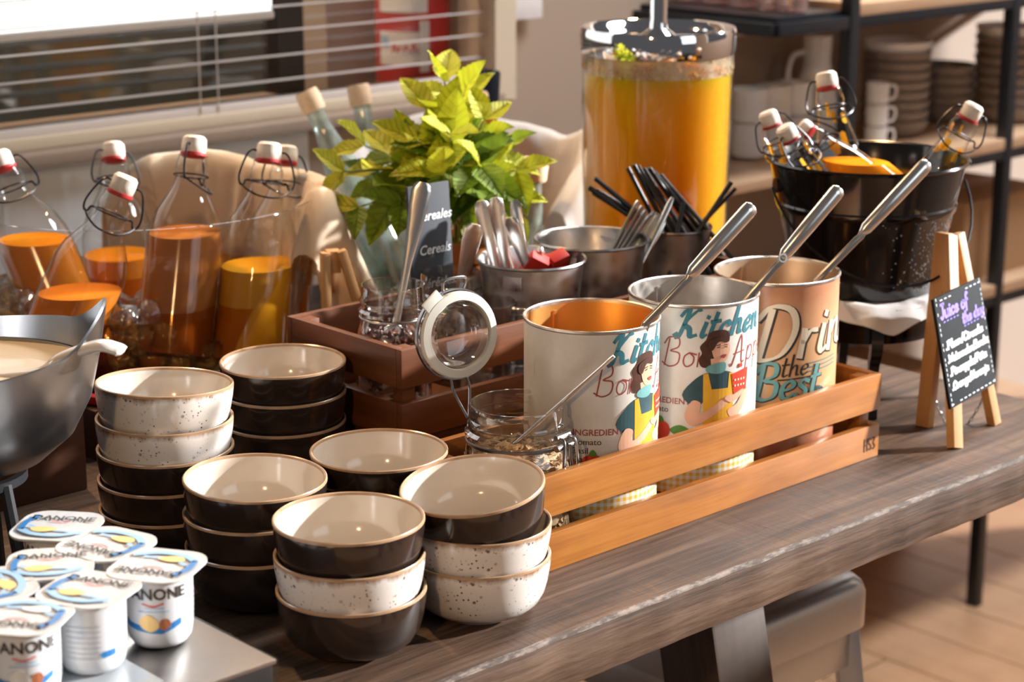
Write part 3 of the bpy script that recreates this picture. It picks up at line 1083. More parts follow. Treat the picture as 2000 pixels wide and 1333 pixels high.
# ------------------------------------------------------------------ rack of crockery behind
RC = atd(1515, 60, 3.32)
ru, rv = uv(RC)
RK = Matrix.Translation(W(ru, rv, 0)) @ Matrix.Rotation(TA, 4, 'Z')
rk = root('storage_rack', W(ru, rv, 0), 'black steel tube rack with wooden shelves and wire mesh back', 'shelf rack', mx=RK)
ZT = RC.z - TT
T1, T2, DB = 0.20, 0.70, 0.34


def rtube(p0, p1, name='frame_tube', r=0.0125, mat=M_FRAME, par=None, seg=10):
    return MB().tube([p0, p1], r, seg).build(name, mat, par or rk)


for t, vb in ((T1, 0), (T2, 0), (T1, DB), (T2, DB), (1.25, 0), (1.25, DB)):
    beam((t, vb, FZ), (t, vb, ZT + 0.65), 0.024, 0.024, 'post', M_FRAME, rk)
for zz in (ZT, ZT - 0.29, ZT - 0.58, ZT - 0.95):
    for vb in (0, DB):
        beam((T1, vb, zz), (1.25, vb, zz), 0.02, 0.02, 'shelf_bar', M_FRAME, rk, (0, 0, 1))
    for t in (T1, T2, 1.25):
        beam((t, 0, zz), (t, DB, zz), 0.02, 0.02, 'shelf_bar', M_FRAME, rk, (0, 0, 1))
    MB().box(((T1 + 1.25) / 2, DB / 2, zz + 0.020), (1.25 - T1 - 0.03, DB + 0.02, 0.022), bev=0.002).build('shelf_board', M_SHELFWOOD, rk)
beam((0, 0, ZT), (T1, 0, ZT), 0.02, 0.022, 'shelf_bar', M_FRAME, rk, (0, 0, 1))
beam((0, 0, ZT), (0, 0.42, ZT), 0.02, 0.022, 'shelf_bar', M_FRAME, rk, (0, 0, 1))
beam((0, 0.42, ZT), (T1, 0.42, ZT), 0.02, 0.022, 'shelf_bar', M_FRAME, rk, (0, 0, 1))
MB().box((T1 / 2 - 0.005, 0.21, ZT + 0.015), (T1 - 0.03, 0.41, 0.012), bev=0.001).build('side_shelf', M_FRAME, rk)
for k in range(16):
    rtube((-0.02 + k * 0.085, DB + 0.02, ZT - 0.95), (-0.02 + k * 0.085, DB + 0.02, ZT + 0.5), 'mesh_wire', 0.0034, M_FRAME, None, 5)
for k in range(12):
    rtube((-0.05, DB + 0.024, ZT - 0.90 + k * 0.105), (1.25, DB + 0.024, ZT - 0.90 + k * 0.105), 'mesh_wire', 0.0034, M_FRAME, None, 5)
for t in (-0.02,):
    beam((t, DB + 0.02, FZ), (t, DB + 0.02, ZT + 0.5), 0.016, 0.016, 'post', M_FRAME, rk)
ZS = ZT - 0.29 + 0.031      # mid shelf surface
beam((-0.05, DB - 0.03, ZT - 0.05), (1.25, DB - 0.03, ZT - 0.03), 0.004, 0.02, 'light_rail', M_WCHINA, rk, (0, 0, 1))
MB().box((0.08, 0.20, ZS - 0.013), (0.26, 0.30, 0.018), bev=0.002).build('side_board', M_SHELFWOOD, rk)


def rk_pt(t, v, z):
    return RK @ Vector((t, v, z))


# bowls piled on the mid shelf
pile_me = MB().lathe([(0, 0), (0.045, 0), (0.066, 0.018), (0.070, 0.034), (0.067, 0.034), (0.062, 0.018), (0.04, 0.006), (0, 0.006)], 28, mx=None).mesh('stoneware_bowl', M_STONEW)
pile_w = pile_me.copy(); pile_w.materials.clear(); pile_w.materials.append(M_WCHINA)
RANK = ['lowest', 'second', 'third', 'fourth', 'fifth', 'sixth', 'seventh', 'eighth', 'ninth', 'tenth']
for (px, py0, n, dep_v, nm, lastw, s) in ((1742, 318, 9, 0.17, 'behind the open swing bottle', 1, 0.95), (1958, 318, 9, 0.12, 'at the right picture edge', 1, 1.0), (1830, 318, 5, 0.22, 'in the middle of the rack', 0, 1.0)):
    base = atv(px, py0, rv + dep_v)
    for k in range(n):
        o = link_mesh('stoneware_bowl', pile_w if (lastw and k == n - 1) else pile_me)
        o.location = (base.x, base.y, TT + ZS + k * 0.020 * s)
        o.scale = (s, s, s)
        o.rotation_euler = (0, 0, k)
        wd = 'top white' if (lastw and k == n - 1) else RANK[k] + ' grey'
        tag(o, wd + ' bowl from below in the pile ' + nm if wd[:3] != 'top' else 'top white bowl of the pile ' + nm, 'bowl', 'bowls piled on the rack shelf')


def mug(loc, rz, label, s=1.0, hmat=M_WCHINA):
    r = root('mug', loc, label, 'mug', rz, 'mugs on the rack shelf')
    MB().lathe([(0, 0), (0.030, 0), (0.036, 0.006), (0.037, 0.07), (0.034, 0.07), (0.033, 0.008), (0, 0.008)], 26).build('cup', hmat, r)
    MB().tube(smooth_line([(0.036, 0, 0.058), (0.056, 0, 0.058), (0.062, 0, 0.036), (0.052, 0, 0.016), (0.036, 0, 0.014)], 4), 0.0045, 8).build('handle', hmat, r)
    r.scale = (s, s, s)
    return r


mb_ = atv(1708, 318, rv + 0.10)
for k in range(3):
    mug((mb_.x, mb_.y, TT + ZS + k * 0.0415), 0.15, ('bottom', 'middle', 'top')[k] + ' white mug of the three mug stack on the rack', 0.58)
for i, (px, py, nm) in enumerate(((1462, 300, 'beside the juice dispenser'), (1508, 305, 'beside the tall white jug'), (1548, 308, 'left of the standing swing bottle'))):
    p = atv(px, py, rv + 0.20)
    for k in range(2):
        o = mug((p.x, p.y, TT + ZS + k * 0.063), 0.4 + i, ('lower', 'upper')[k] + ' white mug of the pair ' + nm, 0.9)
pj = atv(1588, 306, rv + 0.24)
jg = root('white_jug', (pj.x, pj.y, TT + ZS), 'tall white china jug on the rack left of the rack post', 'jug', 0.4)
MB().lathe([(0, 0), (0.038, 0), (0.045, 0.03), (0.040, 0.09), (0.026, 0.15), (0.028, 0.20), (0.025, 0.20), (0.023, 0.15), (0.036, 0.09), (0.04, 0.03), (0, 0.006)], 28).build('body', M_WCHINA, jg)
MB().tube(smooth_line([(-0.026, 0, 0.17), (-0.055, 0, 0.16), (-0.062, 0, 0.11), (-0.042, 0, 0.07)], 4), 0.005, 8).build('handle', M_WCHINA, jg)
# tumblers on the upper side shelf
tum = MB().lathe([(0, 0.004), (0.026, 0.004), (0.033, 0.085), (0.0345, 0.085), (0.0275, 0), (0, 0)], 24).mesh('tumbler', M_TUMBLER)
k = 0
for (px, vo) in ((1290, 0.36), (1345, 0.28), (1400, 0.22), (1455, 0.15), (1508, 0.08), (1545, 0.04)):
    p = atv(px, 30, rv + vo)
    o = link_mesh('tumbler', tum)
    t_, v_ = uv(p)
    o.location = (p.x, p.y, TT + ZT + 0.021)
    tag(o, ('first', 'second', 'third', 'fourth', 'fifth', 'last')[k] + ' pinkish tumbler from the left above the dispenser lid', 'glass', 'tumblers on the upper rack shelf')
    k += 1
for (t, vv_, z, sx, sy, sz, lab) in ((0.80, 0.17, ZT - 0.58 + 0.031, 0.30, 0.25, 0.16, 'large brown cardboard box on the lower rack shelf'),
                                     (0.42, 0.17, ZT - 0.95 + 0.031, 0.34, 0.26, 0.22, 'brown cardboard box low on the rack behind the chalkboard easel')):
    bx = root('cardboard_box', rk_pt(t, vv_, z), lab, 'box', TA)
    MB().box((0, 0, sz / 2), (sx, sy, sz), bev=0.002).build('carton', M_CARD, bx)
    MB().box((0, 0, sz + 0.0006), (sx * 0.98, 0.05, 0.001)).build('tape', M_SHELFWOOD, bx)

# ------------------------------------------------------------------ slatted wooden crates
def crate(label, u0, u1, v0, v1, z0, H, mat, stamp=False):
    L, D = u1 - u0, v1 - v0
    r = root('slatted_crate', W(u0, v0, z0), label, 'crate', TA)
    th = 0.009
    h1, h2 = H * 0.43, H * 0.40
    zz = ((H - h1 / 2, h1), (h2 / 2, h2))
    long_me = [MB().box((0, 0, 0), (L, th, h), bev=0.0014).mesh('slat', mat) for _, h in zz]
    short_me = [MB().box((0, 0, 0), (D - 2 * th, th, h), bev=0.0014).mesh('slat', mat) for _, h in zz]
    for (zc, h), ml, ms in zip(zz, long_me, short_me):
        for y in (th / 2, D - th / 2):
            link_mesh('slat', ml, r, Matrix.Translation((L / 2, y, zc)))
        for x in (th / 2, L - th / 2):
            link_mesh('slat', ms, r, Matrix.Translation((x, D / 2, zc)) @ Matrix.Rotation(PI / 2, 4, 'Z'))
    pm = MB().box((0, 0, 0), (0.016, 0.016, H - 0.003), bev=0.001).mesh('corner_post', mat)
    for x in (th + 0.008, L - th - 0.008):
        for y in (th + 0.008, D - th - 0.008):
            link_mesh('corner_post', pm, r, Matrix.Translation((x, y, H / 2 - 0.0005)))
    n = 3
    w = (D - 2 * th) / n
    fm = MB().box((0, 0, 0), (L - 2 * th, w - 0.004, 0.007), bev=0.001).mesh('floor_slat', mat)
    for i in range(n):
        link_mesh('floor_slat', fm, r, Matrix.Translation((L / 2, th + (i + 0.5) * w, 0.0045)))
    if stamp:
        s0 = L - 0.026
        lines = [[(s0, .010), (s0, .024)], [(s0 + .005, .010), (s0 + .005, .024)], [(s0, .017), (s0 + .005, .017)],
                 [(s0 + .0115, .022), (s0 + .008, .0235), (s0 + .0075, .019), (s0 + .0115, .015), (s0 + .0105, .0105), (s0 + .0075, .012)],
                 [(s0 + .014, .0235), (s0 + .018, .0225), (s0 + .0155, .0175), (s0 + .0185, .014), (s0 + .0165, .0105), (s0 + .0135, .0115)]]
        decal('burnt_stamp', [ribbon(lines, 0.0016)], plane_map(0, 0.0005), M_DARKBOX, r)
    return r


C2U0, C2U1, C2V0, C2V1, C2H = -0.006, 0.5345, 0.113, 0.268, 0.095
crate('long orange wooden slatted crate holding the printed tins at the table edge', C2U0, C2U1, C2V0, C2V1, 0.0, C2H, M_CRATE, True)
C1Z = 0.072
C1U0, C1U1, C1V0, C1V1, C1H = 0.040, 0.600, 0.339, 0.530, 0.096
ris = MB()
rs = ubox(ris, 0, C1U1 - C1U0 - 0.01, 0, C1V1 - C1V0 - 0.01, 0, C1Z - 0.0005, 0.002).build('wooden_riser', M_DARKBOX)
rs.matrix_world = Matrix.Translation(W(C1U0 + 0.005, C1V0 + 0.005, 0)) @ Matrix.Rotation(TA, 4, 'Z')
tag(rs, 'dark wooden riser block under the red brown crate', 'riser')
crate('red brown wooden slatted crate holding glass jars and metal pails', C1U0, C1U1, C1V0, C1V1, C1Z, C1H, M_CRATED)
C1F = C1Z + 0.0085            # floor of that crate
C2F = 0.0085

# ------------------------------------------------------------------ bowls
BO = [(0, 0.002), (0.030, 0.002), (0.0315, 0.0), (0.0345, 0.0), (0.036, 0.0025), (0.047, 0.0065), (0.0545, 0.013), (0.0590, 0.0215), (0.0618, 0.032), (0.0637, 0.044), (0.0645, 0.0535)]
BR = [(0.0645, 0.0535), (0.0643, 0.0555), (0.0632, 0.0562), (0.0618, 0.0555), (0.0613, 0.0535)]
BI = [(0.0613, 0.0535), (0.0604, 0.044), (0.0585, 0.033), (0.0555, 0.023), (0.0500, 0.0145), (0.042, 0.009), (0.031, 0.0066), (0.029, 0.0060), (0, 0.0060)]


def bowl_mesh(outer):
    prof = BO + BR[1:] + BI[1:]
    mats = [0] * (len(BO) - 1) + [1] * (len(BR) - 1) + [2] * (len(BI) - 1)
    return MB().lathe(prof, 64, mats).mesh('bowl', [outer, M_RIM, M_CREAM])


BD, BW = bowl_mesh(M_DARKGLAZE), bowl_mesh(M_WHITEGLAZE)
STEP = 0.031
stacks = {
    # name: (px, py of the top rim centre, list bottom->top, tilt of the upper bowls (about x, y))
    'front': (683, 1010, 'DWD', [(0, 0), (0, 0), (0.0, 0.0)]),
    'tin crate': (921, 950, 'WWD', [(0, 0), (0.02, 0.0), (0.13, -0.02)]),
    'yogurt': (497, 930, 'DDD', [(0, 0), (0, 0), (0.02, -0.02)]),
    'middle': (742, 877, 'DDD', [(0, 0), (0, 0), (0, 0)]),
    'steel bowl': (322, 758, 'DDDWW', [(0, 0), (0.0, 0), (0, 0), (-0.02, 0), (-0.07, 0.0)]),
    'rear': (551, 703, 'DDDD', [(0, 0), (0, 0), (0, 0), (0, 0)]),
}
where = {'front': 'front stack nearest the table edge', 'tin crate': 'stack touching the orange crate', 'yogurt': 'stack beside the yogurt pots',
         'middle': 'short stack in front of the oat jar', 'steel bowl': 'tall stack beside the steel bowl', 'rear': 'rear stack before the ice tub'}
ORD = {3: ['bottom', 'middle', 'top'], 4: ['bottom', 'second', 'third', 'top'], 5: ['bottom', 'second', 'third', 'fourth', 'top']}
for nm, (px, py, cols, tilts) in stacks.items():
    n = len(cols)
    step = 0.029 if n == 5 else STEP
    zr = 0.056 + (n - 1) * step
    base = at(px, py, zr)
    if nm == 'tin crate':
        base = base + Vector((0.006, 0.003, 0))
    if nm == 'steel bowl':
        base = base + Vector((-0.004, 0.007, 0))
    for k, c in enumerate(cols):
        o = link_mesh('bowl', BD if c == 'D' else BW)
        jx, jy = random.uniform(-0.001, 0.001), random.uniform(-0.001, 0.001)
        o.location = (base.x + (jx if k else 0), base.y + (jy if k else 0), TT + k * step + (0.0035 if abs(tilts[k][0]) > 0.03 else 0))
        o.rotation_euler = (tilts[k][0], tilts[k][1], random.uniform(0, 6))
        kind = 'dark brown bowl' if c == 'D' else 'white speckled bowl'
        tag(o, ORD[n][k] + ' ' + kind + ' in the ' + where[nm], 'bowl', 'stacked breakfast bowls')

# ------------------------------------------------------------------ yogurt pots on a steel display box
YZ = 0.07
yc = at(540, 1288, YZ)
yu, yv = uv(yc)
YL, YD = 0.42, 0.30
yt = root('display_box', W(yu - YL, yv, 0), 'low brushed steel display box under the yogurt pots', 'display stand', TA)
MB().box((YL / 2, YD / 2, (YZ - 0.004) / 2), (YL - 0.004, YD - 0.004, YZ - 0.004), bev=0.002).build('body', M_BLACKM, yt)
MB().box((YL / 2, YD / 2, YZ - 0.002), (YL, YD, 0.004), bev=0.001).build('top_plate', M_BRUSHED, yt)
MB().box((YL / 2 - 0.03, YD / 2, YZ + 0.0004), (YL - 0.11, YD - 0.05, 0.0008)).build('inset_panel', plain('pale_panel', (0.50, 0.54, 0.57), 0.22, 0.4), yt)
for x in (YL,):
    MB().box((x + 0.001, YD / 2, YZ / 2), (0.0025, YD, YZ), bev=0.0008).build('acrylic_side', M_TUB, yt)
MB().box((YL / 2, -0.001, YZ / 2), (YL, 0.0025, YZ), bev=0.0008).build('acrylic_front', M_TUB, yt)

CH = 0.062


cup_prof = [(0, 0.001), (0.0165, 0.0), (0.021, 0.002), (0.0243, 0.007), (0.0255, 0.014), (0.0262, 0.030), (0.0268, 0.052), (0.0272, CH - 0.002)]


def cup_r(z):
    for (r0, z0), (r1, z1) in zip(cup_prof, cup_prof[1:]):
        if z0 <= z <= z1 and z1 > z0:
            return r0 + (r1 - r0) * (z - z0) / (z1 - z0)
    return 0.0268


cup_me = MB().lathe(cup_prof, 40).mesh('pot', M_CUP)
rs_ = rounded_sq(0.0335, 0.019)
lid_mb = MB()
nn = len(rs_)
lv = [(x, y, CH - 0.0018) for x, y in rs_] + [(x, y, CH) for x, y in rs_] + [(x * 0.80, y * 0.80, CH - 0.0006) for x, y in rs_] + [(0, 0, CH + 0.0004)]
lf = [tuple(range(nn))[::-1]]
for i in range(nn):
    j = (i + 1) % nn
    lf += [(i, j, nn + j, nn + i), (nn + i, nn + j, 2 * nn + j, 2 * nn + i), (2 * nn + i, 2 * nn + j, 3 * nn)]
lid_mb.add(lv, lf)
lid_me = lid_mb.mesh('foil_lid', M_FOIL)


def top_map(z):
    return lambda p: (p[0], p[1], z)


def yogurt(px, py, rz, label, face=0.0, fruit=M_PEACH, side='front'):
    p = at(px, py, YZ + CH)
    r = root('yogurt_pot', (p.x, p.y, TT + YZ + 0.0008), label, 'yogurt pot', rz, 'yogurt pots on the display box')
    link_mesh('pot', cup_me, r)
    ld = link_mesh('foil_lid', lid_me, r)
    tm = top_map(CH + 0.0009)
    decal('lid_lettering', [shift(typeset('DANONE', 0.0125, 0, 0.0003, 'CENTER'), 0, 0.011)], tm, M_INK, ld)
    decal('lid_band', [ribbon([[(-0.025, -0.014), (-0.012, -0.022), (0.008, -0.023), (0.024, -0.015)]], 0.006), ribbon([[(-0.022, -0.004), (-0.006, -0.012), (0.016, -0.013)]], 0.003)], tm, M_LBLUE, ld)
    decal('lid_stripe', [ribbon([[(-0.026, -0.012), (-0.027, 0.004), (-0.022, 0.018)]], 0.005)], tm, M_BLUE, ld)
    decal('lid_fruit', [poly([(-0.018, -0.010), (-0.008, -0.006), (0.004, -0.010), (-0.004, -0.017), (-0.014, -0.017)])], top_map(CH + 0.0012), fruit, ld)
    decal('lid_smile', [ribbon([[(-0.008, 0.008), (0.0, 0.0055), (0.008, 0.008)]], 0.0012)], tm, M_REDPOT, ld)
    f = face
    decal('lettering', [typeset('DANONE', 0.0125, 0, 0.0003, 'CENTER')], cyl_map(cup_r, f, 0.044), M_INK, r, 0.004)
    decal('smile', [ribbon([[(-0.008, 0.0), (0.0, -0.002), (0.008, 0.0)]], 0.0012)], cyl_map(cup_r, f, 0.0405), M_REDPOT, r)
    decal('flavour_text', [ribbon([[(-0.006, 0.003), (0.008, 0.003)], [(-0.011, 0), (0.012, 0)]], 0.0009)], cyl_map(cup_r, f, 0.034), M_LBLUE, r, 0.003)
    decal('blue_band', [poly([(-0.030, 0.004), (-0.014, 0.001), (0.006, -0.001), (0.022, 0.005), (0.022, 0.010), (0.006, 0.004), (-0.014, 0.006), (-0.030, 0.009)], False)], cyl_map(cup_r, f, 0.0165), M_BLUE, r, 0.004)
    decal('fruit_print', [poly([(-0.009, 0.0), (-0.011, 0.006), (-0.004, 0.011), (0.002, 0.007), (0.004, 0.001), (-0.002, -0.003)])], cyl_map(cup_r, f, 0.0205, 0.0008), fruit, r, 0.004)
    decal('fruit_slice', [poly([(0.004, 0.0), (0.006, 0.006), (0.011, 0.006), (0.013, 0.001), (0.008, -0.003)])], cyl_map(cup_r, f, 0.0215, 0.0008), M_BROWNF, r, 0.004)
    lines = [[(-0.013, 0.026 - i * 0.0042), (0.013, 0.026 - i * 0.0042)] for i in range(7)]
    decal('small_print', [ribbon(lines, 0.0016)], cyl_map(cup_r, f + 1.75, 0.016), M_LABELG, r, 0.004)
    decal('panel_band', [poly([(0, 0), (0.012, 0.001), (0.012, 0.006), (0, 0.005)], False)], cyl_map(cup_r, f + 2.25, 0.016), M_BLUE, r, 0.004)
    return r


yogurt(112, 1029, R(-8), 'white yogurt pot farthest back with yellow fruit on its lid', -0.2)
yogurt(208, 1064, R(150), 'yogurt pot between the back pot and the right pot, lid turned around', 0.4)
yogurt(98, 1103, R(8), 'yogurt pot in the middle left with black lettering along its lid', -0.5)
yogurt(307, 1106, R(165), 'rightmost yogurt pot with yellow fruit and blue band facing front', R(195))
yogurt(174, 1153, R(-20), 'front centre yogurt pot showing its small print panel', -1.45)
yogurt(-22, 1146, R(120), 'yogurt pot cut by the left picture edge with blue lid corner', 0.2)
yogurt(42, 1206, R(170), 'nearest yogurt pot at the bottom left with a coconut print', R(190) + 0.25, M_PORCELAIN)

# ------------------------------------------------------------------ steel bowl of cream on a wooden block
bxp = at(172, 956, 0)
bu, bv = uv(bxp)
dk = root('wooden_block', W(bu - 0.34, bv, 0), 'dark wooden block behind the steel cream bowl', 'riser', TA)
MB().box((0.17, 0.09, 0.0475), (0.34, 0.18, 0.095), bev=0.002).build('body', M_DARKBOX, dk)
SB = atd(-82, 672, 1.74)
sr = 0.107
sbz = SB.z - TT
stand = root('bowl_stand', (SB.x, SB.y, TT), 'black round stand carrying the steel cream bowl', 'stand')
bot = sbz - 0.104 * 1.13 - 0.012
MB().lathe([(0.045, bot + 0.012), (0.052, bot + 0.012), (0.052, bot + 0.004), (0.045, bot + 0.004)], 32, closed=True).build('ring', M_BLACKM, stand)
for k in range(3):
    a = 2 * PI * k / 3 - 0.6
    MB().tube([(0.048 * math.cos(a), 0.048 * math.sin(a), bot + 0.008), (0.06 * math.cos(a), 0.06 * math.sin(a), bot * 0.5), (0.065 * math.cos(a), 0.065 * math.sin(a), 0.0)], 0.006, 8).build('leg', M_BLACKM, stand)


def lips(p, a):
    k = max(0.0, (p[2] + 0.04) / 0.04) if p[2] > -0.04 else 0.0
    c = math.cos(2 * a)
    z = p[2] + k * (0.030 * max(0, c) ** 2.2 - 0.006 * max(0, -c))
    s = 1 + k * 0.07 * max(0, c) ** 2
    return (p[0] * s, p[1] * s, z)


sb = root('steel_bowl', (SB.x, SB.y, SB.z), 'large steel bowl of cream with raised pouring lips at the left', 'bowl', R(8))
sb.scale = (1.13, 1.13, 1.13)
po = [(0, -0.104), (0.03, -0.103), (0.062, -0.092), (0.085, -0.072), (0.099, -0.045), (0.105, -0.02), (0.107, 0.0)]
pi_ = [(0.1055, 0.001), (0.1025, -0.02), (0.0965, -0.045), (0.083, -0.07), (0.06, -0.089), (0.03, -0.1), (0, -0.101)]
MB().lathe(po + pi_, 72, fn=lips).build('shell', M_BOWLSTEEL, sb)
crm = MB().lathe([(0, -0.022), (0.05, -0.0225), (0.096, -0.023), (0.101, -0.0215)], 48)
co = crm.build('cream', M_CREAMLIQ)
co.matrix_world = Matrix.Translation((SB.x, SB.y, SB.z)) @ Matrix.Diagonal((1.12, 1.12, 1.13, 1))
tag(co, 'pale cream filling the large steel bowl', 'cream')
# porcelain ladle leaning over its front lip
lt = atd(240, 690, 1.70); lb = SB + Vector((0.02, -0.01, -0.03))
m1 = atd(190, 676, 1.70); m2 = atd(118, 700, 1.71); m3 = atd(75, 730, 1.73)
ldl = root('porcelain_ladle', (0, 0, 0), 'white porcelain ladle resting in the steel cream bowl', 'ladle', mx=Matrix.Identity(4))
pts = smooth_line([lt, atd(228, 682, 1.70), m1, m2, m3, lb], 6)
n = len(pts)
MB().tube(pts, [(0.0050 * min(1, .35 + i * .35), (0.0112 - 0.0055 * i / n) * min(1, .35 + i * .3)) for i in range(n)], 14).build('handle', M_PORCELAIN, ldl)
MB().lathe([(0, -0.018), (0.012, -0.016), (0.021, -0.006), (0.023, 0.002), (0.021, 0.002), (0.018, -0.006), (0, -0.014)], 24, mx=Matrix.Translation(lb + Vector((-0.018, 0, 0)))).build('scoop', M_PORCELAIN, ldl)
# ------------------------------------------------------------------ tins with prints
CR, CANH = 0.0668, 0.204


def tin(px, py, label, mat, inner=None, rot_extra=0.0):
    p = atv(px, py, 0.191)
    o = root('tin_can', (p.x, p.y, TT + C2F), label, 'tin', face_cam(p) + rot_extra)
    prof = [(0, 0.002), (CR - 0.002, 0.002), (CR, 0.004), (CR, CANH - 0.004), (CR + 0.0012, CANH - 0.0025), (CR + 0.0012, CANH - 0.0005), (CR, CANH), (CR - 0.0018, CANH - 0.001), (CR - 0.002, CANH - 0.004), (CR - 0.002, 0.006), (0, 0.006)]
    mats = [0, 0, 0, 1, 1, 1, 1, 1, 2, 2]
    MB().lathe(prof, 72, mats).build('shell', [mat, M_GALVIN, inner or M_GALVIN], o)
    a = R(35)
    MB().box((0, 0, 0), (0.004, 0.0012, CANH - 0.02), mx=Matrix.Rotation(a, 4, 'Z') @ Matrix.Translation((0, CR - 0.0027, CANH / 2))).build('seam', inner or M_GALVIN, o)
    return o


def kitchen_print(o, th):
    """retro kitchen print, the cook centred on angle th"""
    T = CANH
    st = 0.004

    def D(name, shapes, z, off, mat, dx=0.0, cut=True):
        return decal(name, shapes, cyl_map(CR, th + dx / CR, z, off), mat, o, st if cut else None)
    k = script('Kitchen', 0.0275, 0.0060, 0.30, 0.6, 1.14, rise=0.02)
    D('kitchen_lettering', [k[:2]], T - 0.033, 0.0004, M_TEAL, -0.043)
    k = script('Bon', 0.029, 0.0014, 0.15, None, 1.0)
    D('bon_lettering', [k[:2]], T - 0.064, 0.0004, M_REDP, -0.056)
    k = script('Appetit', 0.029, 0.0014, 0.12, None, 1.0, rise=0.05)
    D('appetit_lettering', [k[:2]], T - 0.064, 0.0003, M_REDP, 0.016)
    D('heading_lettering', [typeset('INGREDIENTS', 0.0088, 0, 0.0001)], T - 0.104, 0.0004, M_REDP, -0.076)
    D('recipe_lettering', [typeset('Tomato\nBasil\nGarlic', 0.0088, 0, 0.0)], T - 0.1135, 0.0004, M_INK, -0.076)
    # the cook
    D('arm_print', [poly([(-.024, -.100), (-.031, -.116), (-.024, -.126), (-.010, -.121), (.012, -.106), (.020, -.098), (.013, -.096), (-.008, -.110), (-.016, -.112), (-.015, -.102)]),
                    poly([(.022, -.122), (.036, -.110), (.042, -.094), (.036, -.093), (.026, -.106), (.014, -.112)])], T, 0.0009, M_SKIN)
    D('shirt_print', [poly([(-.006, -.070), (-.020, -.076), (-.034, -.094), (-.020, -.106), (-.008, -.098), (-.004, -.104), (.020, -.102), (.022, -.078), (.012, -.070)])], T, 0.0005, M_SHIRT)
    D('apron_print', [poly([(-.013, -.072), (-.008, -.071), (-.004, -.088), (.014, -.088), (.015, -.072), (.020, -.073), (.022, -.150), (-.012, -.150)], False)], T, 0.0007, M_APRON)
    D('hand_print', [poly([(.010, -.098), (.020, -.096), (.034, -.092), (.030, -.099), (.018, -.104)])], T, 0.0013, M_SKIN)
    D('pot_print', [poly([(.018, -.074), (.041, -.070), (.039, -.093), (.021, -.095)], False), poly([(.028, -.0685), (.032, -.068), (.031, -.064), (.028, -.065)])], T, 0.0011, M_REDPOT)
    D('pot_dots', [poly([(x, y), (x + .002, y + .0003), (x + .002, y - .0017), (x, y - .002)], False) for y in (-.080, -.086) for x in (.0215, .0255, .0295, .0335)], T, 0.0015, M_CREAMP, cut=False)
    D('scarf_print', [poly([(-.008, -.063), (.009, -.060), (.010, -.069), (.002, -.072), (-.010, -.069)])], T, 0.0009, M_TEALB)
    D('neck_print', [poly([(-.006, -.056), (.006, -.055), (.006, -.065), (-.005, -.065)], False)], T, 0.0006, M_SKIN)
    D('hair_print', [poly([(-.011, -.036), (-.008, -.029), (.000, -.0265), (.010, -.027), (.0145, -.033), (.013, -.041), (.004, -.044), (-.001, -.052), (-.003, -.060), (-.008, -.065), (-.015, -.064), (-.018, -.057), (-.015, -.050), (-.017, -.043)])], T, 0.0005, M_HAIR)
    D('face_print', [poly([(-.005, -.040), (.004, -.035), (.013, -.039), (.015, -.048), (.011, -.058), (.004, -.061), (-.003, -.054)])], T, 0.0009, M_SKIN)
    D('fringe_print', [poly([(-.008, -.037), (.003, -.033), (.013, -.036), (.011, -.040), (.002, -.0385), (-.004, -.047), (-.009, -.044)])], T, 0.0012, M_HAIR)
    D('eye_print', [ribbon([[(.0005, -.0445), (.0035, -.0438)], [(.0085, -.0440), (.0115, -.0445)], [(.0000, -.0422), (.0040, -.0414)], [(.0082, -.0416), (.0118, -.0424)]], 0.0009)], T, 0.0013, M_INK)
    D('lips_print', [poly([(.0040, -.0535), (.0075, -.0520), (.0110, -.0525), (.0080, -.0560)])], T, 0.0013, M_REDP)
    D('tomato_print', [poly([(-.066, -.128), (-.058, -.123), (-.048, -.126), (-.046, -.136), (-.054, -.144), (-.064, -.140)])], T, 0.0006, M_REDPOT)
    D('basil_print', [poly([(-.046, -.132), (-.036, -.126), (-.026, -.131), (-.036, -.138)]), poly([(-.060, -.124), (-.056, -.118), (-.052, -.124)])], T, 0.0008, M_GREENP)


t1 = tin(1156, 616, 'white printed tin nearest the oat jar with a steel ladle', can_white(), M_GOLDIN)
kitchen_print(t1, R(50))
t2 = tin(1355, 576, 'middle white tin showing the printed cook with a red pot', MATS['aged_white_print'])
kitchen_print(t2, R(21))
t3 = tin(1518, 529, 'tan retro lettered tin at the right end of the orange crate', can_brown(), M_TANIN)


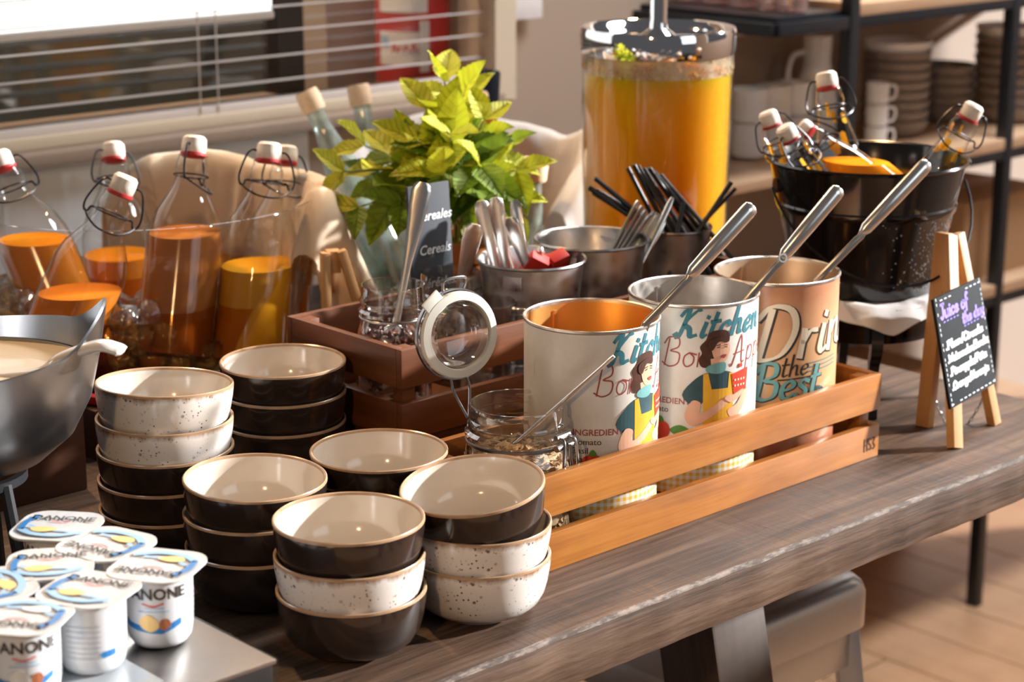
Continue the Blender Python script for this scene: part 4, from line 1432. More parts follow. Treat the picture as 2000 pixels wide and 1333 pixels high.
def drink_print(o):
    T = CANH
    a0 = R(-20)

    def D(name, shapes, z, off, mat, dx=0.0):
        return decal(name, shapes, cyl_map(CR, a0 + dx / CR, z, off), mat, o, 0.004)
    for off, dx, dz, w, m, nm in ((0.0004, 0.0016, -0.0014, 0.0098, M_INK, 'lettering_shadow'), (0.0008, 0, 0, 0.0078, M_CREAMP, 'drink_lettering')):
        k = script('Drink', 0.056, w, 0.18, 0.4, 1.05, rise=0.10)
        D(nm, [k[:2]], T - 0.084 + dz, off, m, 0.0 + dx)
    k = script('the', 0.023, 0.0028, 0.15, 0.5, 1.0, rise=0.05)
    D('the_lettering', [k[:2], ribbon([[(-.002, -.004), (.036, -.001)]], 0.0016)], T - 0.101, 0.0006, M_INK, 0.030)
    for off, dx, dz, w, m, nm in ((0.0004, 0.001, -0.001, 0.0072, M_INK, 'best_shadow'), (0.0008, 0, 0, 0.0056, M_TEALB, 'best_lettering')):
        k = script('Best', 0.038, w, 0.15, 0.4, 1.0, rise=0.06)
        D(nm, [k[:2]], T - 0.127 + dz, off, m, 0.002 + dx)
    D('stripe_print', [ribbon([[(0, -i * 0.0045), (0.045, -i * 0.0045 + 0.003)] for i in range(3)], 0.0012)], T - 0.088, 0.0003, M_TEAL, 0.06)
    D('berry_print', [poly([(0.0, 0), (0.010, 0.008), (0.022, 0.004), (0.024, -0.010), (0.012, -0.018), (0.002, -0.012)])], T - 0.122, 0.0003, M_SHIRT, 0.062)
    D('fruit_print', [poly([(0.0, 0), (0.010, 0.006), (0.020, 0.0), (0.018, -0.012), (0.006, -0.014)])], T - 0.138, 0.0004, M_PEACH, 0.066)
    D('band_print', [poly([(-0.03, 0), (0.12, 0), (0.12, -0.0035), (-0.03, -0.0035)], False)], T - 0.142, 0.0004, M_REDP, 0.0)


drink_print(t3)


def ladle(name, label, p_tip, p_rim, p_in, hook=True):
    """steel handle from the tip down past the rim into the tin; all world points"""
    tip, rim, deep = Vector(p_tip), Vector(p_rim), Vector(p_in)
    d = (rim - tip)
    o = root(name, (0, 0, 0), label, 'ladle', mx=Matrix.Identity(4))
    L = d.length
    joint = tip + d * 0.60
    side = d.normalized().cross(Vector((0, 1, 0))).normalized()
    hp = [tip, tip + d * 0.015, tip + d * 0.05, tip + d * 0.3, tip + d * 0.56, joint]
    MB().tube(hp, [(0.0045, 0.0055), (0.0065, 0.0082), (0.0070, 0.0088), (0.0066, 0.0085), (0.0056, 0.0072), (0.003, 0.004)], 14, flat=(0, 1, 0.3)).build('handle', M_STEEL, o)
    ofs = side * 0.006
    np_ = [tip + d * 0.585, joint + ofs * 0.3 + d * 0.02, joint + d * 0.05 + ofs * 0.2, rim, deep]
    MB().tube(np_, [(0.003, 0.0045), (0.0028, 0.004), (0.0022, 0.0042), (0.002, 0.0042), (0.002, 0.0042)], 10, flat=(0, 1, 0.3)).build('neck', M_BRUSHED, o)
    MB().lathe([(0, -0.020), (0.014, -0.018), (0.026, -0.008), (0.029, 0.004), (0.027, 0.004), (0.024, -0.007), (0, -0.017)], 28, mx=Matrix.Translation(deep + Vector((-0.01, 0.0, 0.012)))).build('scoop', M_STEEL, o)
    if hook:
        MB().lathe([(0.0032, -0.0012), (0.0046, -0.0012), (0.0046, 0.0012), (0.0032, 0.0012)], 18, closed=True, mx=axis_mx(joint + Vector((0, -0.009, 0.002)), joint + Vector((0.002, -0.02, 0.006)))).build('hang_hole', M_STEEL, o)
    return o


def incan(root_o, dx, dy, z):
    return Vector(root_o.location) + Vector((dx, dy, z))


ladle('steel_ladle', 'steel ladle with the brightest handle leaning out of the nearest white tin', atd(1470, 402, 1.93), atd(1262, 632, 1.915), incan(t1, 0.010, -0.010, 0.05), False)
ladle('steel_ladle', 'steel ladle with a hanging hole leaning out of the middle white tin', atd(1640, 368, 2.04), atd(1450, 596, 2.03), incan(t2, 0.015, -0.008, 0.05), True)
ladle('steel_ladle', 'steel ladle reaching highest, leaning out of the tan tin', atd(1812, 318, 2.13), atd(1596, 548, 2.115), incan(t3, 0.012, -0.008, 0.05), False)

# ------------------------------------------------------------------ clip jars
def jar_profile(r, h):
    q = [(0, 0), (0.98, 0), (1.12, .03), (1.17, .10), (1.18, .52), (1.13, .64), (1.02, .72), (.99, .755), (1.07, .775), (1.075, .80), (1.0, .82), (.99, .85),
         (1.035, .87), (1.03, .885), (.985, .905), (.99, .98), (.97, 1.0), (.93, 1.0), (.91, .97), (.91, .76), (1.03, .65), (1.09, .52), (1.08, .12), (1.0, .07), (0, .06)]
    return [(a * r, b * h) for a, b in q]


def jar(name, label, c, r, h, rz):
    o = root(name, (c.x, c.y, c.z - h), label, 'jar', rz)
    MB().lathe(jar_profile(r, h), 56).build('glass', M_GLASSJ, o)
    return o


def spoon(name, label, top, bot, w=0.0085, mat=M_STEEL, flat=(0, 1, 0.2), scoop=True, thick=0.0016, cat='spoon', group=None, big=1.0):
    top, bot = Vector(top), Vector(bot)
    o = root(name, (0, 0, 0), label, cat, group=group, mx=Matrix.Identity(4))
    d = bot - top
    ks = [0, .02, .06, .16, .34, .55, .8, 1.0]
    ws = [.45, .85, 1.0, .98, .72, .42, .34, .40]
    MB().tube([top + d * k for k in ks], [(thick, w * q) for q in ws], 12, flat=flat).build('handle', mat, o)
    if scoop:
        z = d.normalized()
        y = Vector(flat); y = (y - z * y.dot(z)).normalized()
        x = y.cross(z)
        mx = Matrix((x, y, z)).transposed().to_4x4()
        mx.translation = bot + z * 0.022 * big
        sc_ = mx @ Matrix.Diagonal((0.017 * big, 0.006, 0.027 * big, 1))
        MB().lathe([(math.sin(PI * i / 10), -math.cos(PI * i / 10)) for i in range(11)], 20, mx=sc_).build('scoop', mat, o)
    return o


cA = atv(757, 557, 0.412)
depA = (cA - Vector((0, 0, CAMH))).dot(Vector((0, math.cos(PITCH), -math.sin(PITCH))))
rA = 64 / FPX * depA
cA = cA + UU * 0.007
jA = jar('clip_jar', 'open glass jar of dried berries at the crate corner with a tall spoon', cA, rA, cA.z - TT - C1F, 0)
cB = atv(879, 530, 0.472)
rB = rA
jB = jar('clip_jar', 'open glass jar half hidden behind the white ringed lid', cB, rB, cB.z - TT - C1F, 0)
for j, c, r in ((jA, cA, rA), (jB, cB, rB)):
    h = c.z - TT - C1F
    MB().lathe([(r * 1.03, h * .74), (r * 1.06, h * .745), (r * 1.06, h * .755), (r * 1.03, h * .76)], 40, closed=True).build('neck_wire', M_WIREG, j)


def berries(name, label, c, base_z, r, top, n, mat, size, seed):
    rnd = random.Random(seed)
    mb = MB()
    for _ in range(n):
        a = rnd.uniform(0, 2 * PI); q = math.sqrt(rnd.random()) * (r - size)
        zz = rnd.uniform(size, top) if q > (r - size) * 0.7 else rnd.uniform(top * .6, top)
        s = size * rnd.uniform(.6, 1.1)
        mx = Matrix.Translation((q * math.cos(a), q * math.sin(a), zz)) @ Matrix.Rotation(rnd.uniform(0, 3), 4, Vector((rnd.random(), rnd.random(), rnd.random() + .01)).normalized()) @ Matrix.Diagonal((s, s * .7, s * .5, 1))
        mb.lathe([(0, -1), (.8, -.55), (1, 0), (.75, .6), (0, 1)], 7, mx=mx)
    o = mb.build(name, mat)
    o.location = (c.x, c.y, base_z)
    return tag(o, label, 'dried fruit', kind='stuff')


hA = cA.z - TT - C1F
berries('dried_berries', 'dark dried berries lying low in the jar with the tall spoon', cA, TT + C1F + hA * .07, rA * 1.05, hA * 0.58, 320, M_RAISIN, 0.006, 3)
berries('dried_fruit', 'brown dried fruit in the half hidden jar', cB, TT + C1F + hA * .07, rB * 1.05, hA * 0.55, 300, M_OAT, 0.006, 4)
spoon('serving_spoon', 'long polished spoon standing tall in the berry jar', atd(826, 356, depA), Vector((cA.x + 0.002, cA.y - 0.004, TT + C1F + 0.088)), 0.0105, big=1.12)
depB = depA + 0.1
spoon('serving_spoon', 'spoon with a reddish reflection standing in the half hidden jar', atd(928, 438, depB), Vector((cB.x - 0.004, cB.y, TT + C1F + 0.04)), 0.0105)
# glass mug beside the jars
cm = atv(952, 588, 0.405)
gm = root('glass_mug', (cm.x, cm.y, TT + C1F), 'clear glass mug handle showing right of the white ringed lid', 'mug', R(-20))
hm = cm.z - TT - C1F
MB().lathe([(0, 0), (0.030, 0), (0.033, 0.004), (0.033, hm), (0.030, hm), (0.030, 0.006), (0, 0.006)], 36).build('cup', M_GLASSJ, gm)
MB().tube(smooth_line([(0.031, -.004, hm * .92), (0.048, -.008, hm * .90), (0.056, -.01, hm * .62), (0.050, -.008, hm * .32), (0.031, -.004, hm * .25)], 5), 0.0048, 10).build('handle', M_GLASSJ, gm)

# oat jar in the front crate, lid swung open
cC = atv(1012, 787, 0.188)
depC = (cC - Vector((0, 0, CAMH))).dot(Vector((0, math.cos(PITCH), -math.sin(PITCH))))
rC = 98 / FPX * depC
hC = cC.z - TT - C2F
jC = jar('oat_jar', 'open clip jar of oat flakes with its white ringed lid swung up', cC, rC, hC, 0)
MB().lathe([(rC * 1.03, hC * .725), (rC * 1.07, hC * .73), (rC * 1.07, hC * .75), (rC * 1.03, hC * .755)], 48, closed=True).build('neck_wire', M_WIREG, jC)
ca = R(-38)
cl = root('clasp', (0, 0, 0)); cl.parent = jC
cl.matrix_local = Matrix.Rotation(ca, 4, 'Z') @ Matrix.Translation((rC * 1.10, 0, hC * .74))
wr = 0.0014
for s in (-1, 1):
    MB().tube(smooth_line([(0, s * .006, .012), (.008, s * .008, .010), (.010, s * .010, -.002), (.010, s * .0125, -.030), (.010, s * .0125, -.045)], 4), wr, 7).build('clasp_wire', M_WIREG, cl)
    MB().tube(smooth_line([(.006, s * .004, .004), (.007, s * .005, -.010), (.0085, s * .007, -.036)], 4), wr, 7).build('clasp_wire', M_WIREG, cl)
    MB().tube([(.002, s * .012, .002), (.002, s * .004, .002)], 0.0032, 10).build('clasp_eye', M_WIREG, cl)
MB().tube([(.010, -.0125, -.045), (.010, .0125, -.045)], wr, 7).build('clasp_wire', M_WIREG, cl)
MB().tube([(0, -.010, .012), (0, .010, .012)], 0.0028, 8).build('clasp_eye', M_WIREG, cl)
# lid
lc = atd(891, 653, depC + 0.03)
lr = 90 / FPX * depC
ndir = (Vector((0, 0, CAMH)) - lc).normalized()
ndir = Matrix.Rotation(R(32), 3, 'Z') @ ndir
ndir.z = 0.10
ndir.normalize()
lmx = axis_mx(lc, lc + ndir)
lidr = root('lid', (0, 0, 0)); lidr.parent = jC
lidr.matrix_local = Matrix.Translation(Vector(jC.location)).inverted() @ lmx
MB().lathe([(0, -.016), (lr * .50, -.016), (lr * .66, -.012), (lr * .72, -.004), (lr * .80, -.006), (lr * .97, -.008), (lr, -.004), (lr, .004), (lr * .9, .006), (lr * .74, .007), (lr * .66, .012), (lr * .62, .008), (lr * .60, -.004), (lr * .5, -.010), (0, -.011)], 56).build('lid_glass', M_GLASSJ, lidr)
gk = MB().lathe([(lr * .76, .005), (lr * .965, .003), (lr * .97, .007), (lr * .95, .0085), (lr * .78, .010), (lr * .76, .0085)], 56, closed=True)
gk.build('gasket', M_GASKET, lidr)
loc_up = lmx.to_3x3().inverted() @ Vector((0, 0, 1))
ta = math.atan2(loc_up.y, loc_up.x)
tabm = Matrix.Rotation(ta + R(38), 4, 'Z')
MB().box((0, 0, 0), (0.020, 0.022, 0.003), bev=0.0012, mx=tabm @ Matrix.Translation((lr * 0.95, 0, 0.0065))).build('gasket_tab', M_GASKET, lidr)
MB().lathe([(lr * .985, -.003), (lr * 1.02, -.003), (lr * 1.02, .001), (lr * .985, .001)], 48, closed=True).build('lid_wire', M_WIREG, lidr)
um = Matrix.Rotation(ta, 4, 'Z')
MB().tube(smooth_line([(lr * 1.0, -.012, 0), (lr * 1.10, -.013, .002), (lr * 1.24, -.012, .004), (lr * 1.27, 0, .005), (lr * 1.24, .012, .004), (lr * 1.10, .013, .002), (lr, .012, 0)], 4), wr, 7, mx=um).build('bail', M_WIREG, lidr)
inv = lmx.inverted()
hinge = Vector(jC.location) + Vector((-rC * 1.0, rC * 0.1, hC * .84))
for s in (-1, 1):
    a_ = inv @ hinge
    MB().tube(smooth_line([um @ Vector((-lr, s * .009, 0)), um @ Vector((-lr - .012, s * .009, .004)), a_ + Vector((0, s * .004, 0))], 5), wr, 7).build('hinge_wire', M_WIREG, lidr)

# oat flakes
rnd = random.Random(11)
fm = MB()
ri = rC * 1.06
core = [(0, hC * .08), (ri * .93, hC * .09), (ri * .96, hC * .56), (ri * .80, hC * .65), (ri * .4, hC * .69), (0, hC * .69)]
fm.lathe(core, 36)


def flake(p, nrm, s):
    nrm = Vector(nrm).normalized()
    q = nrm.to_track_quat('Z', 'Y').to_matrix().to_4x4()
    mx = Matrix.Translation(p) @ q @ Matrix.Rotation(rnd.uniform(0, 6), 4, 'Z') @ Matrix.Rotation(rnd.uniform(-.9, .9), 4, 'X')
    pts = [(s * math.cos(a) * rnd.uniform(.8, 1.1), s * .72 * math.sin(a) * rnd.uniform(.8, 1.1), 0.0004 * math.cos(2 * a)) for a in [k * PI / 3 for k in range(6)]]
    fm.add(pts, [(0, 1, 2, 3, 4, 5)], 0, mx)


for _ in range(1500):
    a = rnd.uniform(0, 2 * PI)
    if rnd.random() < 0.58:
        zz = rnd.uniform(hC * .09, hC * .59)
        rr = ri * 0.965
        flake(Vector((rr * math.cos(a), rr * math.sin(a), zz)), (math.cos(a), math.sin(a), rnd.uniform(-.3, .6)), rnd.uniform(.0028, .0050))
    else:
        q = math.sqrt(rnd.random())
        rr = ri * .93 * q
        zz = hC * (.695 - .16 * max(0, q - .4)) + rnd.uniform(0, .003)
        flake(Vector((rr * math.cos(a), rr * math.sin(a), zz)), (rnd.uniform(-.4, .4), rnd.uniform(-.4, .4), 1), rnd.uniform(.0032, .0056))
fo = fm.build('oat_flakes', M_OAT, None, False)
fo.location = jC.location
tag(fo, 'pale oat flakes filling the open clip jar', 'oats', kind='stuff')
spoon('serving_spoon', 'thin steel spoon leaning out of the oat jar', atd(1199, 696, depC - 0.03), Vector((cC.x - 0.018, cC.y - 0.004, TT + C2F + hC * .60)), 0.0062, M_STEEL, (0, 0.2, 1), True, 0.0020)

# ------------------------------------------------------------------ zinc pails with cutlery and straws
FW = Vector((0, math.cos(PITCH), -math.sin(PITCH)))


def depth(p):
    return (p - Vector((0, 0, CAMH))).dot(FW)


def pail(px, py, wpx, v, label, taper=0.72, ridge=True, mat=None, zf=C1F):
    c = atv(px, py, v)
    dp = depth(c)
    r = wpx / 2 / FPX * dp
    h = c.z - TT - zf
    o = root('zinc_pail', (c.x, c.y, TT + zf), label, 'pail', 0.3)
    rb = r * taper

    def rr(t):
        return rb + (r * 0.955 - rb) * t
    prof = [(0, .002), (rb - .003, .002), (rb, 0), (rr(.02), h * .03)]
    for t in (.14, .16, .30, .32):
        prof.append((rr(t) + (.0012 if t in (.16, .30) and ridge else 0), h * t))
    prof += [(rr(.9), h * .9), (rr(.975), h * .97), (r * .985, h * .972), (r, h * .985), (r * .985, h), (r * .955, h * .992), (rr(.95) - .0015, h * .95), (rr(.3) - .0015, h * .3), (rb - .002, .005), (0, .005)]
    MB().lathe(prof, 60).build('bucket', mat or M_GALV, o)
    return o, c, r, h


p1, k1, r1, h1 = pail(1038, 502, 217, 0.425, 'small zinc pail of cutlery and red packets behind the white tin')
p2, k2, r2, h2 = pail(1155, 464, 226, 0.440, 'larger zinc pail with forks standing at its right side')
p3, k3, r3, h3 = pail(1316, 440, 152, 0.440, 'narrow dark zinc pail holding the black straws', 0.86, True, galvanized('dull_zinc', (0.26, 0.22, 0.20)))
for (o, c, r, h) in ((p1, k1, r1, h1), (p2, k2, r2, h2)):
    for s in (-1, 1):
        MB().box((0, 0, 0), (.004, .022, .016), bev=.001, mx=Matrix.Rotation(0.9 + (PI if s > 0 else 0), 4, 'Z') @ Matrix.Translation((r * .93, 0, h * .86))).build('handle_ear', M_GALV, o)


def inpail(k, r, h, a, q):
    return Vector((k.x + r * .6 * q * math.cos(a), k.y + r * .6 * q * math.sin(a), k.z - h + 0.03))


d1 = depth(k1)
cut = [((938, 392), 2.6, 'leftmost table knife in the small pail'), ((966, 386), 2.2, 'tallest table knife in the small pail'), ((952, 402), 1.2, 'table knife crossing behind the left handles in the small pail'),
       ((996, 425), 0.4, 'shiny broad knife handle in the small pail'), ((1004, 392), 5.2, 'narrow knife seen edge on in the small pail')]
for i, (pp, a, lab) in enumerate(cut):
    spoon('table_knife', lab, atd(pp[0], pp[1], d1 + (.02 if i in (2, 4) else -.02)), inpail(k1, r1, h1, a, .7), .0090, M_STEEL, (0.25 * i - .4, 1, .2), False, .0024, 'knife', 'cutlery in the small pail')
spoon('tea_spoon', 'small spoon standing among the red packets', atd(1056, 482, d1), inpail(k1, r1, h1, 0.3, .5) + Vector((0, 0, .0)), .0045, M_STEEL, (1, .4, 0), False, .002, 'spoon')
for i, (px, py, rz_) in enumerate(((1042, 512, .2), (1070, 516, -.3), (1090, 508, .5))):
    p = atv(px, py, 0.425 + .01 * (i % 2))
    o = MB().box((0, 0, 0), (.022, .016, .034), bev=.002).build('sugar_packet', M_REDPK)
    o.location = (p.x, p.y, p.z - .006)
    o.rotation_euler = (.5, .5 - .4 * i, rz_)
    tag(o, ('left', 'middle', 'right')[i] + ' red paper packet in the small zinc pail', 'packet', 'red packets in the small pail')
fl = MB().lathe([(0, 0), (r1 * .70, 0), (r1 * .78, h1 * .36), (0, h1 * .36)], 32).build('sugar_sachets', M_REDPK)
fl.location = (k1.x, k1.y, k1.z - h1 + .006)
tag(fl, 'layer of red sachets at the bottom of the small zinc pail', 'sachets', kind='stuff')

d2 = depth(k2)
frk = [(1246, 392), (1254, 402), (1262, 410), (1270, 420), (1278, 414)]
for i, pp in enumerate(frk):
    tip = atd(pp[0], pp[1], d2 - .01 + .008 * i)
    bt = inpail(k2, r2, h2, 3.4 + .15 * i, .5 + .06 * i)
    o = spoon('dinner_fork', ('first', 'second', 'third', 'fourth', 'fifth')[i] + ' fork from the left in the larger zinc pail', tip, bt, .0060, M_BRUSHED, (1, -.3, .3), False, .002, 'fork', 'forks in the larger pail')
    d = (tip - bt).normalized()
    sd = d.cross(Vector((0.3, 1, 0))).normalized()
spoon('soup_spoon', 'spoon with pale oval bowl up beside the forks', atd(1288, 418, d2 + .03), inpail(k2, r2, h2, 5.9, .5), .0120, M_STEEL, (.5, 1, .2), False, .003, 'spoon')
spoon('thin_spoon', 'thin spoon handle rising right of the forks', atd(1314, 386, d2 + .03), inpail(k2, r2, h2, 5.6, .8), .0040, M_STEEL, (.5, 1, .2), False, .0022, 'spoon')

d3 = depth(k3)
strs = [(1150, 366), (1158, 376), (1166, 372), (1162, 348), (1176, 378), (1226, 328), (1238, 322), (1246, 324), (1258, 330), (1268, 328), (1276, 334), (1290, 342), (1335, 396), (1428, 356), (1436, 368)]
sw = ['lowest tip', 'second tip', 'third tip', 'highest tip', 'rightmost']
for i, (px, py) in enumerate(strs):
    t = atd(px, py, d3 + .015 * ((i * 7) % 3 - 1))
    if i < 5:
        b_ = Vector((k3.x + .012 + .004 * (i % 3), k3.y + .01 * (i % 2), k3.z - h3 + .02)); grp = sw[i] + ' of the black straws leaning left in the dark pail'
        ent = Vector((k3.x - r3 * .82 + .004 * i, k3.y - .006 * (i % 3), k3.z))
    elif i < 12:
        ent = Vector((k3.x - r3 * .45 + .0095 * (i - 5), k3.y + .012 * ((i * 3) % 4 - 1), k3.z)); b_ = ent + (ent - t).normalized() * (h3 * .8)
        grp = ('first', 'second', 'third', 'fourth', 'fifth', 'sixth', 'seventh')[i - 5] + ' straw from the left in the upright bundle of the dark pail'
    elif i == 12:
        ent = Vector((k3.x + .004, k3.y - .02, k3.z)); b_ = ent + (ent - t).normalized() * (h3 * .8); grp = 'single short black straw in the middle of the dark pail'
    else:
        ent = Vector((k3.x + r3 * .74, k3.y + .01 * (i - 13), k3.z)); b_ = Vector((k3.x - .006, k3.y, k3.z - h3 + .02))
        grp = ('upper', 'lower')[i - 13] + ' of the two black straws leaning right in the dark pail'
    o = MB().tube([t, ent, b_], .0030, 10, caps=True).build('drinking_straw', M_STRAW)
    tag(o, grp, 'straw', 'black straws in the dark pail')

# ------------------------------------------------------------------ small slate sign standing in the crate
ps = atv(851, 362, 0.498)
us_, vs_ = uv(ps)
hs = ps.z - TT - C1F
sl = root('slate_sign', W(us_, vs_, C1F), 'dark slate sign with white cereal lettering standing behind the jars', 'sign', TA)
sl.rotation_euler = (R(-4), 0, TA)
MB().box((0, 0, hs / 2), (.060, .004, hs), bev=.0006).build('slate', M_SLATE, sl)
for i, (s, z) in enumerate((('Cereales', .040), ('Cereals', .078), ('Céréales', .116))):
    decal('lettering', [typeset(s, .0150, .22, .0002, 'CENTER')], (lambda zz: (lambda p: (p[0] + .004, -.0026, hs - zz + p[1])))(z), M_CHALK, sl)

# small wooden easel seen end on, left of the crate
te = atv(655, 492, 0.62)
ue, ve = uv(te)
he = te.z - TT
es = root('mini_easel', W(ue, ve, 0), 'small pale wooden easel between the ice tub and the crate', 'easel', TA - R(25))
beam((-.012, 0, he), (-.014, -.01, 0), .010, .014, 'leg', M_BEECH, es)
beam((.006, -.004, he + .002), (.062, -.012, 0), .010, .014, 'leg', M_BEECH, es)
beam((-.004, .012, he - .012), (.010, .085, 0), .010, .012, 'rear_leg', M_BEECH, es)
MB().box((-.002, .006, he - .012), (.016, .016, .026), bev=.001).build('block', M_BEECH, es)

# ------------------------------------------------------------------ chalkboard easel: juice of the day
FL, FR_, RL = at(1865, 876, 0), at(1942, 829, 0), at(1806, 833, 0)
mid = (FL + FR_) / 2
vt = uv(mid)[1] + 0.055
TP = atv(1862, 458, vt)
ea = root('chalkboard_easel', (mid.x, mid.y, TT), 'small wooden easel carrying the juice chalkboard at the table corner', 'easel')


def loc_(p):
    return Vector(p) - Vector((mid.x, mid.y, TT))


uhat = UU
beam(loc_(FL), loc_(TP - uhat * .008), .011, .016, 'leg', M_BEECH, ea, UU)
beam(loc_(FR_), loc_(TP + uhat * .008), .011, .013, 'leg', M_BEECH, ea, UU)
beam(loc_(RL), loc_(TP + VV * .012), .018, .012, 'rear_leg', M_BEECH, ea, UU)
fnorm = (FR_ - FL).cross(TP - FL).normalized()
if fnorm.dot(Vector((0, 0, CAMH)) - mid) < 0:
    fnorm = -fnorm


def onplane(px, py, off):
    d = ray(px, py)
    p0 = mid + fnorm * off
    t = (p0 - Vector((0, 0, CAMH))).dot(fnorm) / d.dot(fnorm)
    return Vector((0, 0, CAMH)) + d * t


bl3, br3, tl3 = onplane(1858, 800, .012), onplane(1946, 748, .012), onplane(1831, 582, .012)
ex = (br3 - bl3)
bwid = ex.length
ex.normalize()
ey = fnorm.cross(ex)
if ey.z < 0:
    ey = -ey
bh = (tl3 - bl3).dot(ey)
bmx = Matrix((ex, -fnorm, ey)).transposed().to_4x4()
bmx.translation = bl3
cb = root('chalkboard', (0, 0, 0), 'black chalkboard listing the juice of the day in chalk', 'chalkboard', mx=bmx)
MB().box((bwid / 2, .002, bh / 2), (bwid, .004, bh), bev=.0006).build('board', M_CHALKB, cb)


def chalk(text, x, y, size, wd, mat, name='lettering', width=None, shear=0.05, rise=.03):
    vs, fs, tw = script(text, size, wd, shear, None, 1.0, rise=rise)
    if width:
        vs = [(px_ * width / tw, py_) for px_, py_ in vs]
    decal(name, [(vs, fs)], lambda p: (x + p[0], -.0004, y + p[1]), mat, cb)


chalk('Juice of', bwid * .08, bh * .80, bh * .125, .0032, M_CHALKP, 'heading', bwid * .58, .05, .02)
chalk('the day', bwid * .50, bh * .675, bh * .095, .0030, M_CHALKP, 'heading', bwid * .47, .05, .02)
for i, (s, y, w_) in enumerate((('.Plum/Ciruela', .52, .80), ('.Watermelon/Sandia', .40, .88), ('.Pineapple/Piña', .28, .80), ('.Orange/Naranja', .15, .80))):
    chalk(s, bwid * .08, bh * y, bh * .072, .0024, M_CHALK, 'juice_line', bwid * w_, .08, .012)
dash = []
rnd = random.Random(5)
for k in range(22):
    f = (k + .5) / 22
    L_ = .012
    for (a, b_) in (((bwid * .03, bh * f), (bwid * .03, bh * f + bh * .02)), ((bwid * .965, bh * f), (bwid * .965, bh * f + bh * .02))):
        if rnd.random() < .8: dash.append([a, b_])
    if k % 2 == 0:
        for y in (bh * .03, bh * .965):
            if rnd.random() < .85: dash.append([(bwid * f, y), (bwid * f + bwid * .04, y)])
decal('dashed_border', [ribbon(dash, .0012)], lambda p: (p[0], -.0004, p[1]), M_CHALK, cb)
decal('underline', [ribbon([[(bwid * (.12 + .07 * k), bh * .765), (bwid * (.15 + .07 * k), bh * .768)] for k in range(5)] + [[(bwid * (.52 + .07 * k), bh * .645), (bwid * (.55 + .07 * k), bh * .648)] for k in range(5)], .0014)], lambda p: (p[0], -.0004, p[1]), M_CHALKP, cb)
chain = MB()
c0, c1 = loc_((FR_ + TP * .22) / 1.22), loc_((RL + TP * .25) / 1.25)
nc = 22
for k in range(nc):
    t = (k + .5) / nc
    p = c0.lerp(c1, t) - Vector((0, 0, .05 * math.sin(PI * t)))
    t2 = t + .5 / nc
    q = c0.lerp(c1, t2) - Vector((0, 0, .05 * math.sin(PI * t2)))
    mx = axis_mx(p, q) @ Matrix.Rotation(PI / 2 * (k % 2), 4, 'Z')
    chain.tube([(.0016 * math.cos(a), 0, .0034 * math.sin(a)) for a in [i * PI / 4 for i in range(8)]], .0006, 5, True, mx=mx)
chain.build('chain', M_WIREG, ea)['kind'] = 'stuff'

# ------------------------------------------------------------------ juice dispenser
dp_ = atd(1286, 52, 2.596)
dz1 = dp_.z - TT                     # lid top
dz0 = 0.118
dr = 153 / FPX * 2.596
ds = root('juice_dispenser', (dp_.x, dp_.y, TT), 'tall glass dispenser of orange juice with a chrome lid', 'dispenser', 0)
MB().lathe([(0, 0), (dr * .80, 0), (dr * .80, .012), (dr * .62, .020), (dr * .62, dz0 - .02), (dr * .93, dz0 - .006), (dr * .95, dz0), (0, dz0)], 56).build('base', M_BRUSHED, ds)
gz1 = dz1 - .012
MB().lathe([(0, dz0), (dr * .925, dz0), (dr * .935, dz0 + .004), (dr * .985, gz1), (dr * .965, gz1), (dr * .915, dz0 + .006), (0, dz0 + .006)], 72).build('glass_cylinder', M_GLASS, ds)
lvl = atd(1286, 158, 2.52).z - TT


def drad(z):
    return dr * (.905 + .05 * (z - dz0) / (gz1 - dz0))


MB().lathe([(0, dz0 + .007), (drad(dz0), dz0 + .007), (drad(lvl), lvl), (0, lvl + .0005)], 72).build('orange_juice', M_JDISP, ds)
fo_ = MB()
rnd = random.Random(2)
for _ in range(170):
    a = rnd.uniform(0, 2 * PI)
    z = lvl + abs(rnd.gauss(0, .010))
    q = drad(z) + .001
    s = rnd.uniform(.0008, .0024)
    fo_.lathe([(0, -s), (s, 0), (0, s)], 6, mx=Matrix.Translation((q * math.cos(a), q * math.sin(a), z)) @ Matrix.Diagonal((1, 1, 1, 1)))
fo_.build('juice_foam', M_FOAM, ds)['kind'] = 'stuff'
MB().lathe([(drad(lvl) * .97, lvl), (drad(lvl) * .999, lvl), (drad(dz1 - .03) * .998, dz1 - .03), (drad(dz1 - .03) * .985, dz1 - .03)], 72, closed=True).build('pulp_film', thin_glass('pulp_film', (0.97, 0.93, 0.85), (0.85, 0.72, 0.5), .02, .2, .2, 3, .85, (0.88, 0.74, 0.55)), ds)
MB().lathe([(dr * .955, dz1 - .030), (dr * .985, dz1 - .033), (dr * 1.0, dz1 - .026), (dr * 1.0, dz1 - .004), (dr * .985, dz1), (dr * .93, dz1 - .003), (dr * .86, dz1 - .012), (dr * .3, dz1 - .010), (0, dz1 - .010), (0, dz1 - .020), (dr * .95, dz1 - .022)], 72).build('lid', M_CHROME, ds)
MB().lathe([(0, dz1 - .012), (.024, dz1 - .010), (.013, dz1 - .002), (.0115, dz1 + .010), (.0115, dz1 + .10), (0, dz1 + .10)], 28).build('pump_rod', M_CHROME, ds)

# ------------------------------------------------------------------ swing top bottles
BH = 0.262
bot_prof = [(0, .003), (.036, .003), (.041, 0), (.0435, .006), (.0440, .02), (.0440, .138), (.0425, .152), (.037, .170), (.028, .186), (.0215, .198), (.0180, .208), (.0178, .216), (.0195, .222), (.0185, .229), (.0168, .233), (.0168, .2385), (.0130, .2385)]


def slim(prof, f):
    return [(r if z > .205 else .018 + (r - .018) * f if r > .018 else r, z) for r, z in prof]


